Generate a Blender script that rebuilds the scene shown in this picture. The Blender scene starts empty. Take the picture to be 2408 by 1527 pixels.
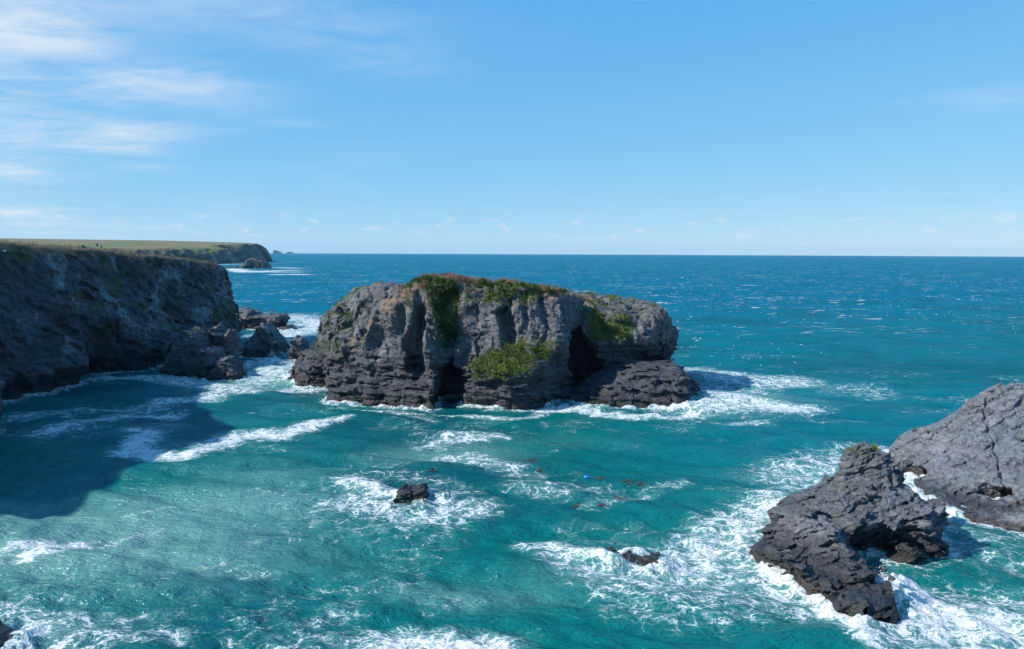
import bpy, math, random
import numpy as np
from mathutils import Matrix, Vector

# ------------------------------------------------------------------ camera, sky, sun, exposure
scene = bpy.context.scene
CAM_H = 36.0
PITCH = math.radians(5.24)
ROLL = 0.0040
FPX = 1872.0                      # focal length in pixels of a 2408 px wide frame (28 mm lens)
SUN_EL = math.radians(36.0)
SUN_AZ = math.atan2(-0.95, -0.31)  # towards the sun: left and behind the viewer
EXPOSURE = 0.35

Fv = np.array([0.0, math.cos(PITCH), -math.sin(PITCH)])
R0 = np.array([1.0, 0.0, 0.0])
U0 = np.array([0.0, math.sin(PITCH), math.cos(PITCH)])
Rv = math.cos(ROLL) * R0 + math.sin(ROLL) * U0
Uv = -math.sin(ROLL) * R0 + math.cos(ROLL) * U0

cam_data = bpy.data.cameras.new("camera")
cam_data.sensor_width = 36.0
cam_data.lens = 36.0 * FPX / 2408.0
cam_data.clip_start = 0.5
cam_data.clip_end = 120000.0
cam = bpy.data.objects.new("camera", cam_data)
scene.collection.objects.link(cam)
cam.matrix_world = Matrix(((Rv[0], Uv[0], -Fv[0], 0.0),
                           (Rv[1], Uv[1], -Fv[1], 0.0),
                           (Rv[2], Uv[2], -Fv[2], CAM_H),
                           (0, 0, 0, 1)))
scene.camera = cam

world = bpy.data.worlds.new("World")
scene.world = world
world.use_nodes = True

sun_data = bpy.data.lights.new("sun", 'SUN')
sun_data.energy = 5.0
sun_data.angle = math.radians(0.8)
sun_data.color = (1.0, 0.955, 0.89)
sun = bpy.data.objects.new("sun", sun_data)
scene.collection.objects.link(sun)
S_DIR = Vector((math.sin(SUN_AZ) * math.cos(SUN_EL), math.cos(SUN_AZ) * math.cos(SUN_EL), math.sin(SUN_EL)))
sun.rotation_euler = S_DIR.to_track_quat('Z', 'Y').to_euler()
sun.location = (-200, -100, 200)

scene.view_settings.view_transform = 'Standard'
scene.view_settings.look = 'None'
scene.view_settings.gamma = 1.0
scene.view_settings.exposure = EXPOSURE
scene.view_settings.use_curve_mapping = False
scene.render.engine = 'CYCLES'
scene.cycles.use_denoising = True
scene.cycles.use_adaptive_sampling = True
scene.cycles.adaptive_threshold = 0.025
scene.cycles.max_bounces = 4
scene.cycles.diffuse_bounces = 1
scene.cycles.glossy_bounces = 2
scene.cycles.transmission_bounces = 2
scene.cycles.volume_bounces = 0
scene.cycles.caustics_reflective = False
scene.cycles.caustics_refractive = False


def ray(px, py):
    u = (px - 1204.0) / FPX
    v = (763.5 - py) / FPX
    return Fv + u * Rv + v * Uv


def at_sea(px, py, z=0.0):
    d = ray(px, py)
    t = (z - CAM_H) / d[2]
    return np.array([d[0] * t, d[1] * t, z])


def at_y(px, py, y):
    d = ray(px, py)
    t = y / d[1]
    return np.array([d[0] * t, y, CAM_H + d[2] * t])


# ------------------------------------------------------------------ node helpers
def N(nt, typ, **kw):
    n = nt.nodes.new(typ)
    for k, v in kw.items():
        setattr(n, k, v)
    return n


def setin(nt, sock, v):
    if isinstance(v, bpy.types.NodeSocket):
        nt.links.new(v, sock)
    elif isinstance(v, (tuple, list)):
        sock.default_value = (tuple(v) + (1.0,)) if (len(v) == 3 and sock.type == 'RGBA') else tuple(v)
    else:
        sock.default_value = v


def M(nt, op, a, b=None, c=None, clamp=False):
    n = nt.nodes.new('ShaderNodeMath')
    n.operation = op
    n.use_clamp = clamp
    for i, v in enumerate((a, b, c)):
        if v is not None:
            setin(nt, n.inputs[i], v)
    return n.outputs[0]


def VM(nt, op, a, b=None):
    n = nt.nodes.new('ShaderNodeVectorMath')
    n.operation = op
    setin(nt, n.inputs[0], a)
    if b is not None:
        if op == 'SCALE':
            setin(nt, n.inputs['Scale'], b)
        else:
            setin(nt, n.inputs[1], b)
    return n.outputs[0]


def MIX(nt, fac, a, b, blend='MIX'):
    n = nt.nodes.new('ShaderNodeMix')
    n.data_type = 'RGBA'
    n.blend_type = blend
    n.clamp_factor = True
    setin(nt, n.inputs[0], fac)
    setin(nt, n.inputs[6], a)
    setin(nt, n.inputs[7], b)
    return n.outputs[2]


def SS(nt, v, lo, hi, a=0.0, b=1.0, smooth=True):
    n = nt.nodes.new('ShaderNodeMapRange')
    n.interpolation_type = 'SMOOTHSTEP' if smooth else 'LINEAR'
    n.clamp = True
    setin(nt, n.inputs[0], v)
    n.inputs[1].default_value = lo
    n.inputs[2].default_value = hi
    n.inputs[3].default_value = a
    n.inputs[4].default_value = b
    return n.outputs[0]


def NOISE(nt, vec, scale, detail=4.0, rough=0.55, dist=0.0, typ='FBM', lac=2.0, dim='3D'):
    n = nt.nodes.new('ShaderNodeTexNoise')
    n.noise_dimensions = dim
    n.noise_type = typ
    n.normalize = True if typ == 'FBM' else False
    setin(nt, n.inputs['Vector'], vec)
    n.inputs['Scale'].default_value = scale
    n.inputs['Detail'].default_value = detail
    n.inputs['Roughness'].default_value = rough
    n.inputs['Lacunarity'].default_value = lac
    n.inputs['Distortion'].default_value = dist
    return n.outputs[0]


def VORO(nt, vec, scale, feature='DISTANCE_TO_EDGE', rand=1.0, dim='3D'):
    n = nt.nodes.new('ShaderNodeTexVoronoi')
    n.voronoi_dimensions = dim
    n.feature = feature
    setin(nt, n.inputs['Vector'], vec)
    n.inputs['Scale'].default_value = scale
    n.inputs['Randomness'].default_value = rand
    return n


def ATTR(nt, name):
    n = nt.nodes.new('ShaderNodeAttribute')
    n.attribute_name = name
    return n


def MAPV(nt, vec, scale=(1, 1, 1), rot=(0, 0, 0), loc=(0, 0, 0)):
    n = nt.nodes.new('ShaderNodeMapping')
    setin(nt, n.inputs[0], vec)
    n.inputs['Location'].default_value = loc
    n.inputs['Rotation'].default_value = rot
    n.inputs['Scale'].default_value = scale
    return n.outputs[0]


def new_mat(name):
    m = bpy.data.materials.new(name)
    m.use_nodes = True
    nt = m.node_tree
    nt.nodes.clear()
    out = nt.nodes.new('ShaderNodeOutputMaterial')
    p = nt.nodes.new('ShaderNodeBsdfPrincipled')
    nt.links.new(p.outputs[0], out.inputs[0])
    return m, nt, p


# ------------------------------------------------------------------ the sky: physical sky with thin cirrus and low cumulus
def build_sky():
    nt = world.node_tree
    nt.nodes.clear()
    out = nt.nodes.new('ShaderNodeOutputWorld')
    bg = nt.nodes.new('ShaderNodeBackground')
    bg.inputs[1].default_value = SKY_STRENGTH
    nt.links.new(bg.outputs[0], out.inputs[0])
    sky = nt.nodes.new('ShaderNodeTexSky')
    sky.sky_type = 'NISHITA'
    sky.sun_disc = False
    sky.sun_elevation = SUN_EL
    sky.sun_rotation = SUN_AZ
    sky.altitude = 30.0
    sky.air_density = 0.7
    sky.dust_density = 0.0
    sky.ozone_density = 1.0
    sr = nt.nodes.new('ShaderNodeSeparateColor')
    nt.links.new(sky.outputs[0], sr.inputs[0])
    sc_ = nt.nodes.new('ShaderNodeCombineColor')
    for i, (a, g) in enumerate(SKY_TONE):       # camera response of the sky, channel by channel
        v = M(nt, 'POWER', M(nt, 'MULTIPLY', sr.outputs[i], 0.1), g)
        nt.links.new(M(nt, 'MULTIPLY', v, a / SKY_STRENGTH), sc_.inputs[i])
    col = sc_.outputs[0]
    tc = nt.nodes.new('ShaderNodeTexCoord')
    d = tc.outputs['Generated']
    sp = nt.nodes.new('ShaderNodeSeparateXYZ')
    nt.links.new(d, sp.inputs[0])
    X, Y, Z = sp.outputs
    az = M(nt, 'ARCTAN2', X, Y)
    el = M(nt, 'ARCSINE', Z)
    zz = M(nt, 'ADD', M(nt, 'MAXIMUM', Z, 0.0), 0.06)
    cb = nt.nodes.new('ShaderNodeCombineXYZ')
    nt.links.new(M(nt, 'DIVIDE', X, zz), cb.inputs[0])
    nt.links.new(M(nt, 'DIVIDE', Y, zz), cb.inputs[1])
    P = cb.outputs[0]
    # cirrus veils: stretched, feathery
    Pa = MAPV(nt, P, scale=(1.0, 1.15, 1.0), rot=(0, 0, math.radians(-14)))
    n1 = NOISE(nt, Pa, 0.9, 5.0, 0.55, 0.35, dim='2D')
    n2 = NOISE(nt, MAPV(nt, P, scale=(1.0, 1.9, 1.0), rot=(0, 0, math.radians(-28)), loc=(3, 1, 0)), 2.6, 6.0, 0.66, 0.35, dim='2D')
    feather = M(nt, 'ADD', M(nt, 'MULTIPLY', n1, 0.5), M(nt, 'MULTIPLY', n2, 0.5))

    def blob(px, py, sx, sy):
        v = ray(px, py)
        v = v / np.linalg.norm(v)
        a = math.atan2(v[0], v[1])
        e = math.asin(v[2])
        da = M(nt, 'DIVIDE', M(nt, 'SUBTRACT', az, a), sx / FPX)
        de = M(nt, 'DIVIDE', M(nt, 'SUBTRACT', el, e), sy / FPX)
        q = M(nt, 'ADD', M(nt, 'MULTIPLY', da, da), M(nt, 'MULTIPLY', de, de))
        return M(nt, 'EXPONENT', M(nt, 'MULTIPLY', q, -1.0))

    tot = None
    for (px, py, sx, sy, w) in [(60, 45, 190, 55, .95), (330, 190, 170, 45, .75), (170, 225, 110, 18, .5), (280, 308, 110, 26, 1.0),
                                (260, 352, 90, 14, .7), (350, 392, 70, 10, .45), (20, 400, 70, 22, .8),
                                (560, 15, 160, 25, .5), (780, 70, 280, 60, .42), (920, 150, 120, 25, .4),
                                (20, 495, 75, 12, .85), (-40, 330, 120, 120, .5), (2330, 235, 120, 22, .35),
                                (480, 190, 150, 40, .35), (700, 290, 70, 10, .3), (150, 530, 260, 25, .35), (-150, 130, 200, 200, .6)]:
        b = M(nt, 'MULTIPLY', blob(px, py, sx, sy), w)
        tot = b if tot is None else M(nt, 'ADD', tot, b)
    fth = SS(nt, feather, 0.30, 0.72)
    cir = M(nt, 'MULTIPLY', tot, M(nt, 'ADD', M(nt, 'MULTIPLY', fth, 0.72), 0.08))
    # generic thin veil everywhere (more towards the left, low down)
    veil = M(nt, 'MULTIPLY', SS(nt, n1, 0.50, 0.80), M(nt, 'MULTIPLY', SS(nt, az, 0.1, -0.9), 0.35))
    cir = M(nt, 'ADD', cir, veil)
    # low cumulus line near the horizon
    cb2 = nt.nodes.new('ShaderNodeCombineXYZ')
    nt.links.new(M(nt, 'MULTIPLY', az, 30.0), cb2.inputs[0])
    nt.links.new(M(nt, 'MULTIPLY', el, 90.0), cb2.inputs[1])
    n3 = NOISE(nt, cb2.outputs[0], 1.0, 4.0, 0.6, 0.2, dim='2D')
    env = M(nt, 'MULTIPLY', SS(nt, el, math.radians(0.5), math.radians(1.3)), SS(nt, el, math.radians(3.0), math.radians(1.9)))
    low = M(nt, 'MULTIPLY', SS(nt, n3, 0.58, 0.70), env)
    low = M(nt, 'MULTIPLY', low, 0.42)
    env2 = M(nt, 'MULTIPLY', SS(nt, el, math.radians(1.6), math.radians(2.6)), SS(nt, el, math.radians(5.5), math.radians(4.0)))
    cb3 = nt.nodes.new('ShaderNodeCombineXYZ')
    nt.links.new(M(nt, 'MULTIPLY', az, 9.0), cb3.inputs[0])
    nt.links.new(M(nt, 'MULTIPLY', el, 110.0), cb3.inputs[1])
    n4 = NOISE(nt, cb3.outputs[0], 1.0, 3.0, 0.55, 0.3, dim='2D')
    low2 = M(nt, 'MULTIPLY', M(nt, 'MULTIPLY', SS(nt, n4, 0.56, 0.72), env2), 0.25)
    col = MIX(nt, cir, col, (4.9, 5.55, 6.25))
    col = MIX(nt, low, col, (5.0, 5.5, 6.1))
    col = MIX(nt, low2, col, (2.0, 3.7, 5.2))
    nt.links.new(col, bg.inputs[0])


SKY_TONE = ((0.485, 0.76), (0.620, 0.385), (0.755, 0.13))
SKY_STRENGTH = 0.118
build_sky()

# ------------------------------------------------------------------ numpy noise
U32 = np.uint32


def hash3(ix, iy, iz, seed=0):
    with np.errstate(over='ignore'):
        h = (ix.astype(np.int64) * 73856093) ^ (iy.astype(np.int64) * 19349663) ^ (iz.astype(np.int64) * 83492791) ^ (seed * 2654435761 & 0x7fffffff)
        h = (h & 0xffffffff).astype(U32)
        h ^= h >> U32(16)
        h *= U32(0x7feb352d)
        h ^= h >> U32(15)
        h *= U32(0x846ca68b)
        h ^= h >> U32(16)
    return h.astype(np.float32) * np.float32(1.0 / 4294967296.0)


def vnoise(x, y, z, seed=0):
    x = np.asarray(x, np.float32)
    y = np.asarray(y, np.float32)
    z = np.asarray(z, np.float32)
    fx = np.floor(x); fy = np.floor(y); fz = np.floor(z)
    ix = fx.astype(np.int64); iy = fy.astype(np.int64); iz = fz.astype(np.int64)
    u = x - fx; v = y - fy; w = z - fz
    u = u * u * (3 - 2 * u); v = v * v * (3 - 2 * v); w = w * w * (3 - 2 * w)
    r = 0
    for dz in (0, 1):
        wz = w if dz else 1 - w
        for dy in (0, 1):
            wy = v if dy else 1 - v
            a = hash3(ix, iy + dy, iz + dz, seed)
            b = hash3(ix + 1, iy + dy, iz + dz, seed)
            r = r + wz * wy * (a + (b - a) * u)
    return r


def vnoise2(x, y, seed=0):
    x = np.asarray(x, np.float32)
    y = np.asarray(y, np.float32)
    fx = np.floor(x); fy = np.floor(y)
    ix = fx.astype(np.int64); iy = fy.astype(np.int64)
    iz = np.zeros_like(ix)
    u = x - fx; v = y - fy
    u = u * u * (3 - 2 * u); v = v * v * (3 - 2 * v)
    a = hash3(ix, iy, iz, seed); b = hash3(ix + 1, iy, iz, seed)
    c = hash3(ix, iy + 1, iz, seed); d = hash3(ix + 1, iy + 1, iz, seed)
    return (a + (b - a) * u) * (1 - v) + (c + (d - c) * u) * v


def fbm(x, y, z, octv=4, seed=0, gain=0.5):
    r = 0; a = 1.0; t = 0.0
    for o in range(octv):
        r = r + a * vnoise(x, y, z, seed + o * 17)
        t += a
        a *= gain
        x, y, z = 1.73 * x + 1.02 * y + 5.1, 1.73 * y - 1.02 * x + 2.7, 2.01 * z + 9.3
    return r / t


def fbm2(x, y, octv=4, seed=0, gain=0.5):
    r = 0; a = 1.0; t = 0.0
    for o in range(octv):
        r = r + a * vnoise2(x, y, seed + o * 17)
        t += a
        a *= gain
        x, y = 1.73 * x + 1.02 * y + 5.1, 1.73 * y - 1.02 * x + 2.7
    return r / t


def sstep(v, lo, hi):
    t = np.clip((v - lo) / (hi - lo), 0, 1)
    return t * t * (3 - 2 * t)


def poly_sd(px, pz, poly):
    """signed distance to a polygon, positive inside; px, pz arrays of one shape"""
    poly = np.asarray(poly, float)
    d2 = np.full(px.shape, 1e18)
    inside = np.zeros(px.shape, bool)
    n = len(poly)
    for i in range(n):
        ax, az = poly[i]
        bx, bz = poly[(i + 1) % n]
        ex, ez = bx - ax, bz - az
        L = ex * ex + ez * ez + 1e-12
        t = np.clip(((px - ax) * ex + (pz - az) * ez) / L, 0, 1)
        qx = px - (ax + t * ex)
        qz = pz - (az + t * ez)
        d2 = np.minimum(d2, qx * qx + qz * qz)
        if az != bz:
            c = ((az <= pz) & (bz > pz)) | ((bz <= pz) & (az > pz))
            xi = ax + (pz - az) / (bz - az) * ex
            inside ^= c & (px < xi)
    d = np.sqrt(d2)
    return np.where(inside, d, -d)


def smin(a, b, k):
    h = np.clip(0.5 + 0.5 * (b - a) / k, 0, 1)
    return b + (a - b) * h - k * h * (1 - h)


def smax(a, b, k):
    return -smin(-a, -b, k)


def tps(ctrl):
    """thin plate spline through (x, y, z) control points -> callable(x, y)"""
    c = np.asarray(ctrl, float)
    n = len(c)
    def phi(r2):
        return 0.5 * r2 * np.log(r2 + 1e-9)
    d2 = (c[:, None, 0] - c[None, :, 0]) ** 2 + (c[:, None, 1] - c[None, :, 1]) ** 2
    K = phi(d2) + np.eye(n) * 0.5
    Pm = np.column_stack([np.ones(n), c[:, 0], c[:, 1]])
    A = np.block([[K, Pm], [Pm.T, np.zeros((3, 3))]])
    w = np.linalg.solve(A, np.concatenate([c[:, 2], np.zeros(3)]))
    def f(x, y):
        r = w[n] + w[n + 1] * x + w[n + 2] * y
        for i in range(n):
            r = r + w[i] * phi((x - c[i, 0]) ** 2 + (y - c[i, 1]) ** 2)
        return r
    return f


# ------------------------------------------------------------------ implicit rock -> mesh (surface nets)
def surface_nets(f, lo, vox):
    s = f < 0
    nx, ny, nz = f.shape
    cnt = np.zeros((nx - 1, ny - 1, nz - 1), np.uint8)
    for dx in (0, 1):
        for dy in (0, 1):
            for dz in (0, 1):
                cnt += s[dx:nx - 1 + dx, dy:ny - 1 + dy, dz:nz - 1 + dz]
    act = (cnt > 0) & (cnt < 8)
    ci = np.argwhere(act)
    idx = np.full(act.shape, -1, np.int32)
    idx[act] = np.arange(len(ci))
    corners = [(dx, dy, dz) for dx in (0, 1) for dy in (0, 1) for dz in (0, 1)]
    val = np.stack([f[ci[:, 0] + c[0], ci[:, 1] + c[1], ci[:, 2] + c[2]] for c in corners], 1)
    acc = np.zeros((len(ci), 3), np.float32)
    num = np.zeros(len(ci), np.float32)
    for i in range(8):
        for j in range(i + 1, 8):
            a = np.array(corners[i]); b = np.array(corners[j])
            if np.abs(a - b).sum() != 1:
                continue
            m = (val[:, i] < 0) != (val[:, j] < 0)
            t = np.where(m, val[:, i] / (val[:, i] - val[:, j] + 1e-20), 0)
            p = a[None, :] + t[:, None] * (b - a)[None, :]
            acc += np.where(m[:, None], p, 0)
            num += m
    V = (ci + acc / num[:, None]) * vox + np.asarray(lo)[None, :]
    quads = []
    for ax in range(3):
        o1, o2 = [a for a in range(3) if a != ax]
        sl0 = [slice(None)] * 3; sl1 = [slice(None)] * 3
        sl0[ax] = slice(0, -1); sl1[ax] = slice(1, None)
        ch = s[tuple(sl0)] != s[tuple(sl1)]
        e = np.argwhere(ch)
        keep = (e[:, o1] > 0) & (e[:, o2] > 0) & (e[:, o1] < f.shape[o1] - 1) & (e[:, o2] < f.shape[o2] - 1)
        e = e[keep]
        first = s[e[:, 0], e[:, 1], e[:, 2]]
        def g(d1, d2):
            q = e.copy()
            q[:, o1] -= d1
            q[:, o2] -= d2
            return idx[q[:, 0], q[:, 1], q[:, 2]]
        q = np.stack([g(1, 1), g(0, 1), g(0, 0), g(1, 0)], 1)
        flip = first if ax != 1 else ~first
        q[~flip] = q[~flip][:, ::-1]
        quads.append(q)
    return V.astype(np.float32), np.concatenate(quads).astype(np.int32)


def implicit_mesh(base_fn, lo, hi, vox, disp_fn, k=3, band=1.15, big_fn=None):
    lo = np.asarray(lo, float)
    hi = np.asarray(hi, float)
    cs = vox * k
    nc = np.ceil((hi - lo) / cs).astype(int) + 1
    xs = lo[0] + np.arange(nc[0]) * cs
    ys = lo[1] + np.arange(nc[1]) * cs
    zs = lo[2] + np.arange(nc[2]) * cs
    B = base_fn(xs[:, None, None], ys[None, :, None], zs[None, None, :])
    B = np.broadcast_to(B, tuple(nc)).astype(np.float32)
    gx, gy, gz = np.gradient(B, cs)
    B = B / np.clip(np.sqrt(gx * gx + gy * gy + gz * gz), 0.8, 6.0)
    if big_fn is not None:
        sel = np.abs(B) < 7.0
        ii = np.argwhere(sel)
        B[sel] += big_fn((lo[0] + ii[:, 0] * cs).astype(np.float32), (lo[1] + ii[:, 1] * cs).astype(np.float32), (lo[2] + ii[:, 2] * cs).astype(np.float32))
    nb = nc - 1
    c8 = []
    for dx in (0, 1):
        for dy in (0, 1):
            for dz in (0, 1):
                c8.append(B[dx:nb[0] + dx, dy:nb[1] + dy, dz:nb[2] + dz])
    mn = np.minimum.reduce(c8)
    mx = np.maximum.reduce(c8)
    act = (mn < band) & (mx > -band)
    cells = np.argwhere(act)
    full = np.repeat(np.repeat(np.repeat(c8[0], k, 0), k, 1), k, 2)
    CV = [c[act] for c in c8]
    for a in range(k):
        for b in range(k):
            for c in range(k):
                u, v, w = a / k, b / k, c / k
                val = 0
                q = 0
                for dx in (0, 1):
                    for dy in (0, 1):
                        for dz in (0, 1):
                            wt = (u if dx else 1 - u) * (v if dy else 1 - v) * (w if dz else 1 - w)
                            if wt > 0:
                                val = val + wt * CV[q]
                            q += 1
                full[cells[:, 0] * k + a, cells[:, 1] * k + b, cells[:, 2] * k + c] = val
    # displacement inside a narrow band only
    near = np.argwhere(np.abs(full) < band)
    P = near * vox + lo[None, :]
    n = len(P)
    out = np.empty(n, np.float32)
    CH = 400000
    for i in range(0, n, CH):
        q = P[i:i + CH].astype(np.float32)
        out[i:i + CH] = disp_fn(q[:, 0], q[:, 1], q[:, 2])
    full[near[:, 0], near[:, 1], near[:, 2]] += out
    return surface_nets(full, lo, vox)


def strata(x, y, z, seed, dip=(0.0, 0.0), warp=2.0, layers=((1.7, 5.0, 0.5), (0.6, 2.2, 0.26)), ang=0.3, groove=0.35):
    """blocky bedded slate: each bed is broken into slabs that stand proud or sit back"""
    wv = fbm(x * 0.07, y * 0.07, z * 0.07, 3, seed + 3) - 0.5
    wh = fbm(x * 0.3, y * 0.3, z * 0.3, 2, seed + 5) - 0.5
    s = z + dip[0] * x + dip[1] * y + warp * 2 * wv + 0.5 * wh
    ca, sa = math.cos(ang), math.sin(ang)
    p = ca * x + sa * y + 1.6 * wh
    q = -sa * x + ca * y + 1.6 * wh
    d = 0
    for i, (h, w, a) in enumerate(layers):
        k = np.floor(s / h)
        fr = s / h - k
        zero = np.zeros_like(k)
        o = hash3(k, zero, zero, seed + i * 7)
        o2 = hash3(k, zero + 1, zero, seed + i * 7)
        ww = w * (0.6 + 0.9 * o2)
        jj = (p + o * 50.0) / ww
        ll = (q + o2 * 50.0) / ww
        j = np.floor(jj); l = np.floor(ll)
        d = d + a * (hash3(j, k, l, seed + 31 + i) - 0.5) + 0.5 * a * (o - 0.5)
        d = d + a * groove * sstep(np.abs(fr - 0.5), 0.34, 0.5)
        d = d + a * groove * 0.8 * sstep(np.abs(jj - j - 0.5), 0.40, 0.5)
    return d


def facets(x, y, z, size, amp, seed, zs=1.0, crack=0.0, cw=0.08):
    """angular broken rock: every random cell is a small tilted plane; dark joints between cells"""
    px, py, pz = x / size, y / size, z / (size * zs)
    fx = np.floor(px); fy = np.floor(py); fz = np.floor(pz)
    ix = fx.astype(np.int64); iy = fy.astype(np.int64); iz = fz.astype(np.int64)
    best = np.full(px.shape, 9.0, np.float32)
    sec = np.full(px.shape, 9.0, np.float32)
    gx = np.zeros_like(px); gy = np.zeros_like(px); gz = np.zeros_like(px); gh = np.zeros_like(px)
    for a in (-1, 0, 1):
        for b in (-1, 0, 1):
            for c in (-1, 0, 1):
                h = hash3(ix + a, iy + b, iz + c, seed)
                h1 = (h * 97.0) % 1.0
                h2 = (h * 1031.0) % 1.0
                dx = px - (fx + a + 0.1 + 0.8 * h)
                dy = py - (fy + b + 0.1 + 0.8 * h1)
                dz = pz - (fz + c + 0.1 + 0.8 * h2)
                d = dx * dx + dy * dy + dz * dz
                m = d < best
                sec = np.where(m, best, np.minimum(sec, d))
                best = np.where(m, d, best)
                h3 = (h * 7919.0) % 1.0
                gh = np.where(m, h3, gh)
                gx = np.where(m, dx * (h1 - 0.5), gx)
                gy = np.where(m, dy * (h2 - 0.5), gy)
                gz = np.where(m, dz * (h - 0.5), gz)
    r = amp * (2.4 * (gx + gy + gz) + 0.8 * (gh - 0.5))
    if crack:
        r = r + crack * sstep(np.sqrt(sec) - np.sqrt(best), cw, 0.0)
    return r.astype(np.float32)


def ridged(x, y, z, octv, seed):
    r = 0; a = 1.0; t = 0
    for o in range(octv):
        r = r + a * np.abs(2 * vnoise(x, y, z, seed + 13 * o) - 1)
        t += a
        a *= 0.5
        x, y, z = 1.73 * x + 1.02 * y + 5.1, 1.73 * y - 1.02 * x + 2.7, 2.01 * z + 9.3
    return r / t


def link(o, parent=None):
    scene.collection.objects.link(o)
    if parent is not None:
        o.parent = parent
    return o


def tag(o, label=None, cat=None, group=None, kind=None):
    if label: o["label"] = label
    if cat: o["category"] = cat
    if group: o["group"] = group
    if kind: o["kind"] = kind
    return o


def mesh_from(name, V, Fq, mat, smooth=False, attrs=None):
    V = np.asarray(V, np.float32)
    Fq = np.asarray(Fq, np.int32)
    me = bpy.data.meshes.new(name)
    n, k = Fq.shape
    me.vertices.add(len(V))
    me.vertices.foreach_set("co", V.ravel())
    me.loops.add(n * k)
    me.loops.foreach_set("vertex_index", Fq.ravel())
    me.polygons.add(n)
    me.polygons.foreach_set("loop_start", np.arange(0, n * k, k, dtype=np.int32))
    me.polygons.foreach_set("loop_total", np.full(n, k, np.int32))
    me.polygons.foreach_set("use_smooth", np.full(n, smooth, bool))
    if attrs:
        for an, av in attrs.items():
            a = me.attributes.new(an, 'FLOAT', 'POINT')
            a.data.foreach_set("value", np.asarray(av, np.float32))
    me.update(calc_edges=True)
    me.validate()
    if mat is not None:
        me.materials.append(mat)
    return me


def vert_normals(V, Fq):
    a = V[Fq[:, 2]] - V[Fq[:, 0]]
    b = V[Fq[:, 3]] - V[Fq[:, 1]] if Fq.shape[1] == 4 else V[Fq[:, 1]] - V[Fq[:, 0]]
    nrm = np.cross(a, b) if Fq.shape[1] == 4 else np.cross(b, a)
    out = np.zeros_like(V)
    for i in range(Fq.shape[1]):
        for c in range(3):
            out[:, c] += np.bincount(Fq[:, i], nrm[:, c], len(V))
    return out / (np.linalg.norm(out, axis=1, keepdims=True) + 1e-9)


def empty(name, loc):
    o = bpy.data.objects.new(name, None)
    o.empty_display_size = 0.5
    o.location = loc
    return link(o)


WATERLINE = []     # points where rock meets the sea, for the foam


def add_rock(name, part_name, V, Fq, mat, label=None, cat=None, attrs=None, group=None, kind=None, smooth=False):
    """a rock: an Empty at its base with the stone as its part"""
    c = V.mean(0)
    wl = V[np.abs(V[:, 2]) < 0.5]
    if len(wl):
        WATERLINE.append(wl[:, :2])
    base = (float(c[0]), float(c[1]), 0.0)
    root = empty(name, base)
    tag(root, label, cat, group, kind)
    me = mesh_from(part_name, V - np.array(base, np.float32), Fq, mat, smooth, attrs)
    o = bpy.data.objects.new(part_name, me)
    link(o, root)
    return root, o

# ------------------------------------------------------------------ rock materials
ROCK_K = 0.85


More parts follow.
